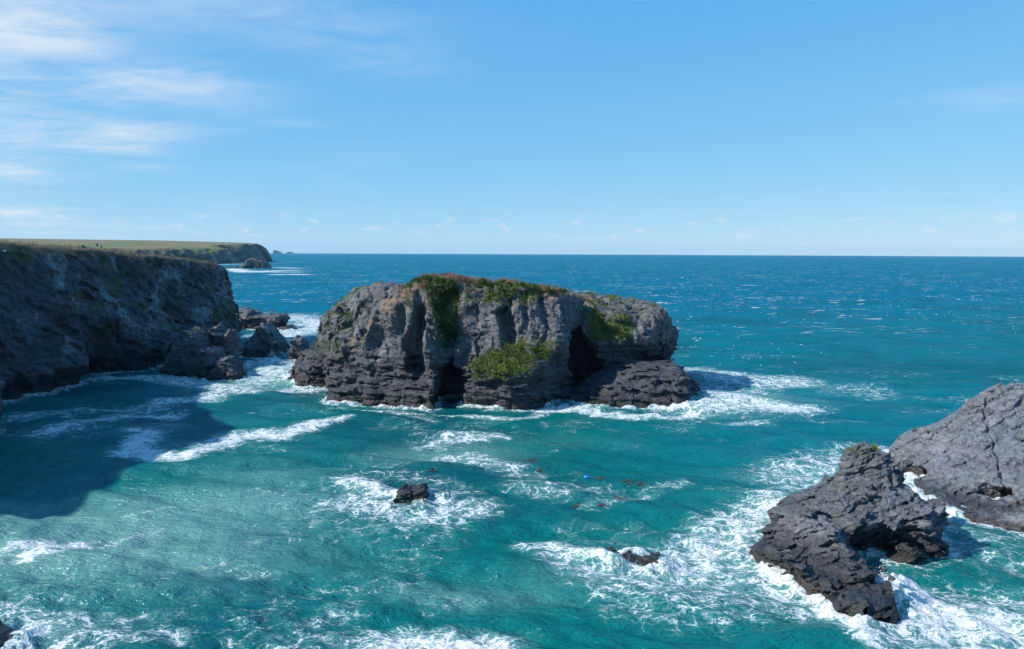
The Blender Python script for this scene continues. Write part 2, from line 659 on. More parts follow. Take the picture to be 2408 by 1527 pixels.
def rock_material(name, dark=(0.035, 0.036, 0.040), mid=(0.085, 0.088, 0.095), light=(0.17, 0.172, 0.175),
                  warm=(0.16, 0.125, 0.085), lichen=0.5, wet_h=3.0, blk_h=0.0, pale=0.0, stain=1.0, rough=0.72, bump=0.7, bands=1.0, veg=(0.055, 0.085, 0.018), dip=(0, 0)):
    dark, mid, light = [tuple(q * ROCK_K for q in t) for t in (dark, mid, light)]
    m, nt, p = new_mat(name)
    geo = nt.nodes.new('ShaderNodeNewGeometry')
    pos = geo.outputs['Position']
    sp = nt.nodes.new('ShaderNodeSeparateXYZ')
    nt.links.new(pos, sp.inputs[0])
    spn = nt.nodes.new('ShaderNodeSeparateXYZ')
    nt.links.new(geo.outputs['Normal'], spn.inputs[0])
    up = spn.outputs[2]
    big = NOISE(nt, pos, 0.12, 3.0, 0.6, 0.4)
    medn = NOISE(nt, pos, 0.7, 4.0, 0.65, 0.6)
    bed = NOISE(nt, MAPV(nt, pos, scale=(0.22, 0.22, 2.2), rot=(dip[0], dip[1], 0.2)), 1.0, 4.0, 0.7, 0.35)
    fine = NOISE(nt, pos, 4.0, 3.0, 0.7, 0.0)
    v = M(nt, 'ADD', M(nt, 'MULTIPLY', bed, 0.45 * bands), M(nt, 'ADD', M(nt, 'MULTIPLY', medn, 0.35), M(nt, 'MULTIPLY', big, 0.35)))
    c = MIX(nt, SS(nt, v, 0.36, 0.58), dark, mid)
    c = MIX(nt, SS(nt, v, 0.54, 0.80), c, light)
    c = MIX(nt, M(nt, 'MULTIPLY', SS(nt, fine, 0.55, 0.75), 0.35), c, light)
    if pale > 0:      # pale fallen slabs and dark seepage
        pn = NOISE(nt, MAPV(nt, pos, scale=(1, 1, 0.8), rot=(0.5, 0, 0)), 0.085, 4.0, 0.62, 0.8)
        c = MIX(nt, SS(nt, pn, 0.52, 0.64), c, MIX(nt, SS(nt, medn, 0.4, 0.6), (0.10, 0.114, 0.126), (0.25, 0.265, 0.275)))
        c = MIX(nt, SS(nt, pn, 0.44, 0.36), c, (0.018, 0.020, 0.022))
    # thin dark joints
    jv = VORO(nt, MAPV(nt, VM(nt, 'ADD', pos, VM(nt, 'SCALE', NOISE_COL(nt, pos, 0.6), 1.4)), scale=(0.45, 0.45, 1.3), rot=(dip[0], dip[1], 0.3)), 1.0)
    crack = SS(nt, jv.outputs['Distance'], 0.05, 0.0)
    c = MIX(nt, M(nt, 'MULTIPLY', crack, 0.6), c, (0.02, 0.02, 0.022))
    # brown iron staining
    st = NOISE(nt, MAPV(nt, pos, scale=(0.5, 0.5, 0.22)), 0.6, 3.0, 0.6, 0.8)
    c = MIX(nt, M(nt, 'MULTIPLY', SS(nt, st, 0.56, 0.74), 0.55 * stain), c, warm)
    # pale lichen and earth on upward faces and high parts
    li = NOISE(nt, pos, 1.1, 4.0, 0.7, 0.5)
    hi = SS(nt, sp.outputs[2], 6.0, 18.0)
    lic = M(nt, 'MULTIPLY', M(nt, 'MULTIPLY', SS(nt, li, 0.52, 0.68), SS(nt, up, -0.1, 0.7)), hi)
    c = MIX(nt, M(nt, 'MULTIPLY', lic, lichen), c, (0.24, 0.22, 0.12))
    yel = NOISE(nt, MAPV(nt, pos, loc=(7, 3, 1)), 0.55, 3.0, 0.65, 0.6)
    c = MIX(nt, M(nt, 'MULTIPLY', M(nt, 'MULTIPLY', SS(nt, yel, 0.62, 0.72), hi), lichen), c, (0.30, 0.20, 0.04))
    # earth (soil attribute) and green cover (veg attribute)
    soil = ATTR(nt, 'soil').outputs['Fac']
    sn = NOISE(nt, pos, 1.6, 3.0, 0.65, 0.2)
    soilf = SS(nt, M(nt, 'ADD', soil, M(nt, 'MULTIPLY', M(nt, 'SUBTRACT', sn, 0.5), 0.9)), 0.42, 0.62)
    c = MIX(nt, soilf, c, MIX(nt, SS(nt, fine, 0.35, 0.65), (0.115, 0.075, 0.048), (0.21, 0.15, 0.10)))
    vg = ATTR(nt, 'veg').outputs['Fac']
    vf = SS(nt, M(nt, 'ADD', vg, M(nt, 'MULTIPLY', M(nt, 'SUBTRACT', sn, 0.5), 1.0)), 0.45, 0.62)
    gcol = MIX(nt, SS(nt, NOISE(nt, pos, 2.3, 2.0, 0.6, 0.0), 0.35, 0.65), tuple(x * 0.55 for x in veg), tuple(x * 1.25 for x in veg))
    c = MIX(nt, vf, c, gcol)
    # black lichen zone above the tide; on island and cliff also painted lower shade
    if blk_h > 0:
        bz = M(nt, 'ADD', sp.outputs[2], M(nt, 'ADD', M(nt, 'MULTIPLY', M(nt, 'SUBTRACT', big, 0.5), 0.9 * blk_h), M(nt, 'MULTIPLY', M(nt, 'SUBTRACT', medn, 0.5), 0.35 * blk_h)))
        c = MIX(nt, M(nt, 'MULTIPLY', SS(nt, bz, blk_h, blk_h * 0.45), 0.82), c, MIX(nt, SS(nt, bed, 0.42, 0.62), (0.019, 0.021, 0.024), (0.050, 0.053, 0.058)))
    # wet, weed-blackened tidal band with a brown fringe at the water
    wz = M(nt, 'ADD', sp.outputs[2], M(nt, 'MULTIPLY', M(nt, 'SUBTRACT', medn, 0.5), 3.0))
    wet = SS(nt, wz, wet_h, wet_h * 0.35)
    c = MIX(nt, M(nt, 'MULTIPLY', wet, 0.72), c, (0.016, 0.0155, 0.015))
    fr = SS(nt, wz, 1.3, 0.5)
    c = MIX(nt, M(nt, 'MULTIPLY', fr, 0.42), c, (0.045, 0.035, 0.028))
    setin(nt, p.inputs['Base Color'], c)
    r = M(nt, 'ADD', M(nt, 'MULTIPLY', M(nt, 'SUBTRACT', fine, 0.5), 0.25), rough)
    r = M(nt, 'SUBTRACT', r, M(nt, 'MULTIPLY', wet, 0.30))
    setin(nt, p.inputs['Roughness'], r)
    p.inputs['Specular IOR Level'].default_value = 0.45
    hgt = M(nt, 'ADD', M(nt, 'MULTIPLY', bed, 0.9), M(nt, 'ADD', M(nt, 'MULTIPLY', medn, 0.7), M(nt, 'MULTIPLY', fine, 0.25)))
    b = nt.nodes.new('ShaderNodeBump')
    b.inputs['Strength'].default_value = bump
    b.inputs['Distance'].default_value = 0.8
    nt.links.new(hgt, b.inputs['Height'])
    nt.links.new(b.outputs[0], p.inputs['Normal'])
    return m


def NOISE_COL(nt, vec, scale):
    n = nt.nodes.new('ShaderNodeTexNoise')
    setin(nt, n.inputs['Vector'], vec)
    n.inputs['Scale'].default_value = scale
    n.inputs['Detail'].default_value = 3.0
    return VM(nt, 'SUBTRACT', n.outputs['Color'], (0.5, 0.5, 0.5))


MAT_ISLAND = rock_material("slate_island", dark=(0.045, 0.046, 0.05), mid=(0.116, 0.121, 0.129), light=(0.29, 0.295, 0.30), blk_h=17.0, stain=0.45, lichen=0.38)
MAT_SLATE = rock_material("slate_smooth", dark=(0.045, 0.046, 0.052), mid=(0.165, 0.175, 0.192), light=(0.32, 0.332, 0.352), lichen=0.35,
                          rough=0.6, wet_h=2.2, stain=0.35, warm=(0.13, 0.105, 0.085), bump=0.8)
MAT_STACK = rock_material("slate_stack", dark=(0.035, 0.036, 0.040), mid=(0.104, 0.109, 0.118), light=(0.23, 0.235, 0.243), lichen=0.6, wet_h=2.8, blk_h=5.0, stain=0.4)
MAT_CLIFF = rock_material("cliff_rock", dark=(0.015, 0.019, 0.024), mid=(0.078, 0.092, 0.106), light=(0.25, 0.27, 0.285), lichen=0.25, wet_h=6.0, blk_h=15.0, pale=1.0, stain=0.15,
                          bands=0.6, veg=(0.05, 0.07, 0.02))  # same slate, its colours darkened and blued to paint in the cliff's shade

# ------------------------------------------------------------------ the rock island
def P2(pts, d):
    """picture outline -> (x, z) outline at distance d; a point may carry its own distance"""
    out = []
    for q in pts:
        w = at_y(q[0], q[1], q[2] if len(q) > 2 else d)
        out.append((w[0], w[2]))
    return out


def inflate(X, Y, Z, poly, yc, T, Rr, lean=0.0, skew=0.0, pw=2.0):
    """solid whose outline seen from the front is poly, with a rounded depth of +-T about yc"""
    xs = X[:, :, 0] if X.ndim == 3 else X
    x2 = X[:, 0, 0][:, None]
    z2 = Z[0, 0, :][None, :]
    xx, zz = np.broadcast_arrays(x2, z2)
    sd = poly_sd(xx, zz, poly)
    t = np.clip(sd / Rr, 0, 1)
    Tt = np.where(sd > 0, T * np.clip(1 - (1 - t) ** pw, 0, 1) ** (1.0 / pw), sd * 2.0)
    ycc = yc + lean * zz + skew * (xx - np.mean([p[0] for p in poly]))
    return np.abs(Y - ycc[:, None, :]) - Tt[:, None, :]


ISL_OUT = P2([(757, 872), (762, 838), (800, 806), (850, 768), (880, 722), (930, 692), (968, 664), (1010, 660), (1075, 664), (1130, 672),
              (1230, 674), (1320, 694), (1360, 699, 196), (1420, 707, 203), (1480, 715, 204), (1540, 722, 205), (1584, 746, 205), (1610, 784, 205), (1623, 828, 205), (1625, 852, 205),
              (1606, 874, 204), (1604, 1040, 204), (785, 1040), (779, 935), (764, 895)], 190.0)

# (picture outline, distance, how far it sits back (+) or stands proud (-), softness in metres)
ISL_REL = [
    ([(982, 690), (1003, 750), (1008, 872), (985, 892), (962, 862), (972, 780)], 189, 6.0, 1.3),
    ([(1022, 676), (1080, 680), (1084, 800), (1060, 835), (1038, 810), (1025, 740)], 189, 5.0, 1.8),
    ([(1036, 870), (1058, 850), (1088, 885), (1096, 1060), (1024, 1060)], 186, 13.0, 0.7),
    ([(1084, 660), (1350, 680), (1345, 800), (1290, 802), (1110, 842), (1084, 832)], 189, 3.2, 2.0),
    ([(1160, 735), (1200, 712), (1212, 792), (1186, 795)], 190, 4.5, 1.2),
    ([(1228, 690), (1240, 690), (1246, 770), (1234, 780)], 190, 2.0, 0.9),
    ([(1268, 690), (1280, 690), (1284, 760), (1272, 770)], 190, 2.0, 0.9),
    ([(1338, 800), (1378, 784), (1420, 862), (1446, 905), (1400, 935), (1385, 1060), (1250, 1060), (1262, 900), (1322, 806)], 190, 14.0, 1.0),
    ([(1440, 815), (1500, 815), (1580, 850), (1565, 880), (1460, 880)], 200, 3.0, 2.0),
    ([(860, 740), (900, 730), (905, 800), (870, 810)], 190, 1.4, 1.0),
    ([(930, 720), (960, 715), (955, 790), (935, 790)], 190, 1.8, 1.0),
    ([(1000, 740), (1030, 740), (1040, 960), (1010, 960)], 188, -1.5, 1.0),
    ([(780, 900), (1035, 905), (1040, 1060), (785, 1060)], 187, -1.6, 3.0),
]


def isl_base(X, Y, Z):
    x2 = X[:, 0, 0][:, None]
    z2 = Z[0, 0, :][None, :]
    xx, zz = np.broadcast_arrays(x2, z2)
    tab = np.array([(-52, 196), (-46, 190.5), (-42, 187.5), (-30, 185.5), (-16, 182.5), (-8, 182.5), (0, 183), (8, 185), (12, 187), (14, 192),
                    (16, 197), (22, 198.5), (29, 198.5), (34, 200.5), (39, 205), (43, 211), (48, 216)])
    yf = np.interp(xx, tab[:, 0], tab[:, 1]) + 0.22 * np.maximum(zz - 2, 0)
    yf = yf + 0.05 * np.maximum(zz - 22, 0) ** 2
    yf = yf + 0.75 * np.maximum(zz - 13.5, 0) * sstep(xx, 15, 18) * sstep(xx, 40, 32)
    yf = yf + 0.55 * np.clip(13.0 - zz, 0, 9) * sstep(xx, 15, 18)
    for (pl, d, amp, soft) in ISL_REL:
        sd = poly_sd(xx, zz, P2(pl, d))
        yf = yf + amp * sstep(sd, -soft, soft)
    sil = poly_sd(xx, zz, ISL_OUT)
    back = np.interp(xx, [-50, -40, 0, 6, 12, 26, 36, 48], [224, 224, 215, 224, 234, 234, 224, 218])
    f = smax(yf[:, None, :] - Y, Y - back[:, None, :] + 0.3 * Z, 1.5)
    f = smax(f, -sil[:, None, :], 1.5)
    # the left end slopes up and back from a lower front rim
    rim = np.array(P2([(740, 862), (755, 852), (810, 800), (863, 757), (916, 716), (975, 690), (1010, 668), (1040, 640)], 190))
    zr = np.interp(X, rim[:, 0], rim[:, 1], right=60.0)
    f = smax(f, Z - zr - 0.48 * (Y - 190.0), 0.9)
    # the front top is lower than the crest further back
    # left flank slabs climbing from the sea, farther back
    pB = P2([(676, 985), (682, 885), (696, 848), (742, 802), (753, 748), (790, 722), (817, 700), (822, 684), (882, 668), (940, 672), (1010, 660), (1010, 985)], 230)
    fB = inflate(X, Y, Z, pB, 233.0, 14.0, 5.0, lean=0.15)
    f = smin(f, fB, 1.0)
    # lower-left skirt slab
    pB2 = P2([(672, 985), (688, 872), (725, 832), (775, 800), (850, 770), (850, 985)], 212)
    fB2 = inflate(X, Y, Z, pB2, 218.0, 10.0, 5.0)
    f = smin(f, fB2, 1.0)
    # the ledge with the green shelf
    xe0 = at_y(1096, 880, 182)[0]
    plan = [(xe0, 196), (xe0 - 0.3, 183.0), (-6.5, 180.2), (-1, 179.0), (4.0, 180.2), (7.0, 184.0), (13.5, 193), (13.0, 198)]
    xp, yp = np.broadcast_arrays(X[:, 0, 0][:, None], Y[0, :, 0][None, :])
    sdp = poly_sd(xp, yp, plan)
    htop = 8.2 + 0.62 * (yp - 180.5) + 0.10 * (xp - 0)
    fL = smax(-sdp[:, :, None] - 0.06 * (Z - 4), Z - htop[:, :, None], 0.8)
    f = smin(f, fL, 0.8)
    # the dark wave-worn platform at the right end
    pD = P2([(1300, 1040), (1322, 952), (1372, 926), (1420, 900), (1462, 876), (1500, 870), (1560, 868), (1602, 869), (1624, 880), (1634, 906),
             (1656, 918), (1650, 930), (1634, 940), (1628, 1040)], 190)
    fD = inflate(X, Y, Z, pD, 198.5, 16.0, 4.0, lean=0.5)
    f = smin(f, fD, 0.5)
    return f


def isl_big(x, y, z):
    hi = sstep(z, 8, 15)
    d = (fbm(x / 10, y / 10, z / 10, 3, 21) - 0.5) * 2.6
    d = d + hi * (3.8 * (ridged(x * 0.13, y * 0.08, z * 0.03, 2, 33) - 0.33) + 1.6 * (ridged(x * 0.36, y * 0.22, z * 0.06, 2, 34) - 0.33))
    d = d + (1 - hi) * 1.8 * (ridged(x / 6, y / 6, z / 11, 2, 35) - 0.3)
    return np.where(d < 0, d * (1 - 0.75 * sstep(z, 20, 25)), d)


def isl_disp(x, y, z):
    hi = sstep(z + 3.0 * (vnoise(x / 6, y / 6, z / 6, 57) - 0.5), 10, 13)
    lo_ = strata(x, y, z, 11, dip=(0.06, 0.0), warp=1.5, layers=((2.3, 7.0, 0.75), (0.8, 3.4, 0.85), (0.33, 1.5, 0.25)), ang=0.25, groove=0.42)
    lo_ = lo_ + facets(x, y, z, 5.0, 0.8, 51, zs=0.3)
    up_ = facets(x, y, z, 3.6, 1.2, 52, zs=2.2, crack=0.45, cw=0.04) + facets(x, y, z + 0.3 * x, 1.7, 0.5, 53, zs=0.8, crack=0.2, cw=0.05)
    up_ = up_ + strata(x, y, z, 12, dip=(0.25, 0.0), warp=1.5, layers=((0.9, 2.2, 0.30),), ang=0.25, groove=0.4)
    d = lo_ * (1 - hi) + up_ * hi
    d = d + (ridged(x / 1.3, y / 1.3, z / 0.8, 2, 41) - 0.33) * 0.28
    d = np.where(d < 0, d * (1 - 0.6 * sstep(z, 21, 25)), d)
    return np.clip(d, -1.4, 1.4)


V, Fq = implicit_mesh(isl_base, (-72, 175, -2.0), (56, 250, 32.5), 0.31, isl_disp, k=3, band=1.45, big_fn=isl_big)
Nn = vert_normals(V, Fq)
ISL_V, ISL_N = V, Nn


def pix_of(V):
    """where points fall in the 2408 px frame (used only to read masks off the photograph once)"""
    q = V - np.array([0, 0, CAM_H])
    w = q @ Fv
    return 1204 + FPX * (q @ Rv) / w, 763.5 - FPX * (q @ Uv) / w


def patch(V, polys, soft):
    """mask of surface points near world-space patches: each patch is a list of picture points with a distance"""
    m = np.zeros(len(V))
    for pl, d, sf in polys:
        sd = poly_sd(V[:, 0], V[:, 2], P2(pl, d))
        m = np.maximum(m, sstep(sd, -sf * soft, sf * soft))
    return m


up = Nn[:, 2]
zf = V[:, 2]
x_, y_ = V[:, 0], V[:, 1]
topz = sstep(zf, 19, 25)
soil = sstep(up, 0.35, 0.75) * topz
soil = np.maximum(soil, 0.9 * patch(V, [([(840, 780), (900, 715), (960, 668), (1010, 675), (940, 740), (880, 800), (800, 850), (790, 830)], 192, 1.0)], 1.5) * sstep(up, -0.1, 0.5))
soil = soil * sstep(x_, 30, 20) * np.where(y_ > 214, 0.5, 1.0)
GNOISE = 1.5 * (fbm(x_ / 2.0, y_ / 2.0, zf / 2.0, 3, 74) - 0.5)
GREEN = np.clip(patch(V, [([(1105, 862), (1130, 840), (1190, 808), (1305, 808), (1285, 838), (1215, 876), (1140, 886)], 187, 1.0)], 1.5) * 1.15 + GNOISE, 0, 1) * sstep(up, 0.1, 0.4)
GREEN[sstep(poly_sd(x_, zf, P2([(1090, 870), (1130, 830), (1190, 798), (1330, 798), (1290, 850), (1215, 890), (1100, 900)], 187)), -0.5, 0.5) < 0.5] = 0
GREEN2 = np.clip(patch(V, [([(1378, 735), (1400, 730), (1440, 752), (1490, 752), (1488, 800), (1420, 800), (1385, 800)], 202, 1.0)], 1.6) * 1.1 + GNOISE, 0, 1) * sstep(up, -0.2, 0.2) * sstep(zf, 12, 14) * sstep(x_, 13, 16) * sstep(x_, 33, 29)
IVY = patch(V, [([(1010, 670), (1085, 672), (1085, 720), (1072, 800), (1046, 812), (1030, 760), (1005, 700)], 193, 1.0)], 1.5)
RIM = sstep(zf, 21.5, 25.5) * sstep(fbm(x_ / 4, y_ / 4, zf / 4, 3, 71), 0.46, 0.6) * sstep(x_, 18, 12) * sstep(x_, -30, -24)
TOPR = sstep(up, 0.5, 0.8) * sstep(zf, 17, 21) * sstep(x_, 14, 20) * sstep(fbm(x_ / 3, y_ / 3, zf / 3, 3, 72), 0.45, 0.58)
LSL = sstep(up, 0.3, 0.6) * sstep(x_, -36, -42) * sstep(zf, 6, 10) * sstep(fbm(x_ / 3, y_ / 3, zf / 3, 3, 73), 0.50, 0.62)
veg_isl = np.clip(np.maximum.reduce([GREEN, GREEN2, 0.8 * IVY, 0.75 * RIM, 0.7 * TOPR, 0.75 * LSL]), 0, 1)
ISL_VEG = dict(GREEN=GREEN, GREEN2=GREEN2, IVY=IVY, RIM=RIM, TOPR=TOPR, LSL=LSL)
isl_root, isl_obj = add_rock("rock_island", "rock", V, Fq, MAT_ISLAND, "large flat-topped dark slate island with green shelf in the middle of the bay",
                             "rock island", attrs={"veg": veg_isl, "soil": soil})

# ------------------------------------------------------------------ the big rock at the lower right and the smooth one behind it
def hrock(ctrl, plan, lo, hi, vox, big, disp, cuts=None, k=3):
    h = tps(ctrl)
    def base(X, Y, Z):
        xp, yp = np.broadcast_arrays(X[:, 0, 0][:, None], Y[0, :, 0][None, :])
        hh = h(xp, yp)
        sd = poly_sd(xp, yp, plan)
        f = smax(Z - hh[:, :, None], -sd[:, :, None] + 0.10 * Z, 1.0)
        if cuts:
            f = cuts(f, X, Y, Z)
        return f
    return implicit_mesh(base, lo, hi, vox, disp, k=k, big_fn=big)


def C(pts):
    return [tuple(at_y(*p)) if len(p) == 3 else tuple(p[0]) for p in pts]


def S(px, py, dz=0.0):
    w = at_sea(px, py)
    return ((w[0], w[1], dz),)


r1_ctrl = C([(1815, 1262, 97.5), (1850, 1178, 99.5), (1885, 1147, 101), (1960, 1122, 101), (1990, 1092, 100), (2012, 1070, 99.5), (2035, 1062, 99.5), (2085, 1078, 99.5),
             (2108, 1110, 99), (2140, 1150, 98), (2200, 1186, 96), (1950, 1200, 93.5), (2050, 1175, 94.5), (2100, 1200, 92.5), (2000, 1232, 90.5),
             (1900, 1240, 93), (1870, 1300, 90.5), (2000, 1262, 88.5), (2080, 1240, 88.7), (2180, 1228, 89.5), (1980, 1350, 84.8), (1905, 1345, 87.5),
             (2050, 1400, 79.6), (2080, 1435, 77.6), (1970, 1410, 81.8), (2040, 1130, 97),
             S(1800, 1318, 2.0), S(1850, 1352, 2.2), S(1890, 1380, 2.2), S(1960, 1436, 1.9), S(2020, 1452, 1.7), S(2088, 1462, 1.2),
             ((38, 107, 2.5),), ((42, 110, 2.0),), ((51, 105, 1.0),), ((32, 101, 2.0),), ((29, 98, 0.5),)])
r1_plan = [tuple(at_sea(*q)[:2]) for q in [(1786, 1322), (1850, 1366), (1900, 1402), (1960, 1446), (2020, 1464), (2092, 1472)]]
r1_plan += [tuple(at_y(2100, 1420, 80.5)[:2]), tuple(at_y(2060, 1330, 86.5)[:2]), tuple(at_y(2090, 1250, 88.2)[:2]), tuple(at_y(2200, 1230, 89.3)[:2]),
            tuple(at_y(2222, 1250, 92)[:2]), tuple(at_y(2214, 1200, 97)[:2]), (50.5, 102), (46, 106), (41, 107.5), (37, 104.5), (34.2, 101), (31.5, 97.5)]


def capsule(X, Y, Z, A, B, ra, rb, flat=1.0):
    ab = [B[i] - A[i] for i in range(3)]
    L = sum(q * q for q in ab)
    t = np.clip(((X - A[0]) * ab[0] + (Y - A[1]) * ab[1] + (Z - A[2]) * ab[2]) / L, 0, 1)
    return np.sqrt((X - A[0] - t * ab[0]) ** 2 + (Y - A[1] - t * ab[1]) ** 2 + ((Z - A[2] - t * ab[2]) / flat) ** 2) - (ra + (rb - ra) * t)


def r1_cut(f, X, Y, Z):
    c = at_y(2122, 1300, 87.5)
    e = np.sqrt(((X - c[0]) / 6.6) ** 2 + ((Y - c[1] - 0.6) / 6.2) ** 2 + ((Z - 0.4) / 5.0) ** 2)
    f = smax(f, (1 - e) * 4.6, 0.5)
    # long slab running down to the nose
    pl = [tuple(at_sea(*q)[:2]) for q in [(1788, 1322), (1850, 1364), (1900, 1400), (1960, 1444), (2020, 1462), (2092, 1470)]]
    pl += [tuple(at_y(2106, 1440, 79.5)[:2]), tuple(at_y(2066, 1350, 85.0)[:2]), tuple(at_y(2020, 1262, 89.0)[:2]), (36.5, 95.0), (31.5, 96.0)]
    xp, yp = np.broadcast_arrays(X[:, 0, 0][:, None], Y[0, :, 0][None, :])
    sl = poly_sd(xp, yp, pl)
    top = 1.25 + 0.55 * (np.minimum(xp, 36.8) - 36.3) + 0.30 * (yp - 77.5) - 1.4 * np.maximum(xp - 36.8, 0)
    f = smin(f, smax(-sl[:, :, None] + 0.12 * Z, Z - np.maximum(top, np.where(xp < 38.7, 1.9, -0.4))[:, :, None], 0.7), 0.5)
    # the block inside the hollow
    cb = at_y(2140, 1345, 91.2)
    q = np.maximum(np.maximum(np.abs((X - cb[0]) * 0.95 + (Y - cb[1]) * 0.3) - 1.7, np.abs(-(X - cb[0]) * 0.3 + (Y - cb[1]) * 0.95) - 1.6), Z + 0.25 * (X - cb[0]) - 1.7)
    return smin(f, q, 0.3)


def r1_big(x, y, z):
    return (fbm(x / 4.5, y / 4.5, z / 4.5, 3, 121) - 0.5) * 1.5 + (ridged(x / 4, y / 4, z / 3, 2, 122) - 0.3) * 0.9 - 0.15 + facets(x, y, z, 4.5, 0.9, 123, zs=0.7)


def r1_disp(x, y, z):
    cap = sstep(z, 6.0, 8.0)
    d = strata(x, y, z, 111, dip=(-0.35, 0.25), warp=1.1, layers=((1.6, 4.0, 0.50), (0.45, 1.8, 0.20)), ang=0.6, groove=0.5)
    s_ = z - 0.45 * x + 0.2 * y
    d = d + facets(x + 0.4 * z, y, s_, 3.4, 0.55, 130, zs=0.35) * (1 - cap) + facets(x, y, z, 1.3, 0.55, 131, zs=0.7, crack=0.25, cw=0.07) * cap
    d = d + facets(x, y, s_, 1.3, 0.20, 132, zs=0.35)
    d = d + (ridged(x / 0.9, y / 0.9, s_ / 0.45, 2, 141) - 0.33) * 0.20
    return np.clip(d, -0.9, 0.9)


V, Fq = hrock(r1_ctrl, r1_plan, (26, 74, -1.5), (55, 112, 16), 0.155, r1_big, r1_disp, r1_cut, k=4)
Nn = vert_normals(V, Fq)
soil = np.zeros(len(V))
veg = sstep(V[:, 2], 9.6, 11.0) * sstep(Nn[:, 2], 0.3, 0.8) * sstep(fbm(V[:, 0] / 1.2, V[:, 1] / 1.2, V[:, 2], 2, 5), 0.48, 0.62) * 0.8
R1 = (V, Nn, veg)
r1_root, r1_obj = add_rock("sea_rock", "rock", V, Fq, MAT_STACK, "craggy dark rock with pointed lichen-yellow peak and hollow side at lower right", "rock",
                           attrs={"veg": veg, "soil": soil})

r2_ctrl = C([(2100, 1088, 129), (2110, 1058, 131), (2132, 1030, 132), (2162, 1000, 132), (2205, 988, 132), (2262, 958, 131), (2292, 938, 131), (2345, 908, 131),
             (2385, 902, 131), (2420, 902, 131), (2600, 880, 131), (2200, 1082, 122), (2300, 1050, 121), (2385, 1000, 124), (2270, 1120, 116), (2360, 1130, 113), (2440, 1060, 118),
             (2220, 1158, 114), (2340, 1205, 106), S(2150, 1142, 1.0), S(2210, 1194, 1.4), S(2290, 1227, 1.6), S(2350, 1238, 1.7), S(2408, 1252, 1.8), S(2600, 1300, 0.5),
             ((72, 140, 2),), ((84, 142, 6),), ((100, 140, 13),), ((64, 142, -3),), ((60, 136, -2.0),), ((120, 130, 17),)])
r2_plan = [tuple(at_sea(*q)[:2]) for q in [(2098, 1094), (2128, 1132), (2150, 1148), (2200, 1196), (2280, 1229), (2330, 1240), (2408, 1258), (2560, 1300)]]
r2_plan += [(118, 90), (125, 140), (90, 150), (66, 148), (60, 140)]


def r2_cut(f, X, Y, Z):
    c = at_y(2148, 1105, 124.5)
    e = np.sqrt(((X - c[0]) / 2.2) ** 2 + ((Y - c[1]) / 3.0) ** 2 + ((Z - c[2] + 0.2) / 1.1) ** 2)
    f = smax(f, (1 - e) * 1.5, 0.5)
    c = at_y(2345, 1168, 112)
    e = np.sqrt(((X - c[0]) / 2.4) ** 2 + ((Y - c[1]) / 1.6) ** 2 + ((Z - c[2]) / 0.7) ** 2)
    return smax(f, (1 - e) * 0.9, 0.3)


def r2_big(x, y, z):
    return (fbm(x / 6, y / 6, z / 6, 3, 221) - 0.5) * 1.5 + (ridged(x / 7, y / 7, z / 5, 2, 222) - 0.3) * 0.9


def r2_disp(x, y, z):
    d = strata(x, y, z, 211, dip=(-0.55, 0.45), warp=1.0, layers=((2.2, 5.0, 0.22), (0.65, 2.0, 0.16)), ang=0.5, groove=0.7)
    s_ = z - 0.55 * x + 0.45 * y
    d = d + facets(x, y, s_, 4.0, 0.38, 231, zs=0.5, crack=0.25, cw=0.03) + facets(x, y, z, 1.4, 0.22, 232, zs=0.7, crack=0.16, cw=0.05)
    d = d + (ridged(x / 1.2, y / 1.2, s_ / 0.6, 2, 241) - 0.33) * 0.14
    # two long joints
    for (a, o, w) in ((0.95, 0.0, 0.30), (0.9, -14.5, 0.22)):
        s = (x - 74.0 - o) * a - (y - 120) * 0.32 + 3.0 * (fbm(x / 4, y / 4, z / 4, 3, 261) - 0.5)
        d = d + 0.6 * sstep(np.abs(s), w, 0.0)
    return np.clip(d, -0.9, 0.9)


V, Fq = hrock(r2_ctrl, r2_plan, (54, 90, -1.5), (101, 148, 22), 0.25, r2_big, r2_disp, r2_cut, k=4)
Nn = vert_normals(V, Fq)
r2_root, r2_obj = add_rock("sea_rock", "rock", V, Fq, MAT_SLATE, "large smooth grey slate dome with long cracks at the right edge", "rock",
                           attrs={"veg": np.zeros(len(V)), "soil": np.zeros(len(V))})

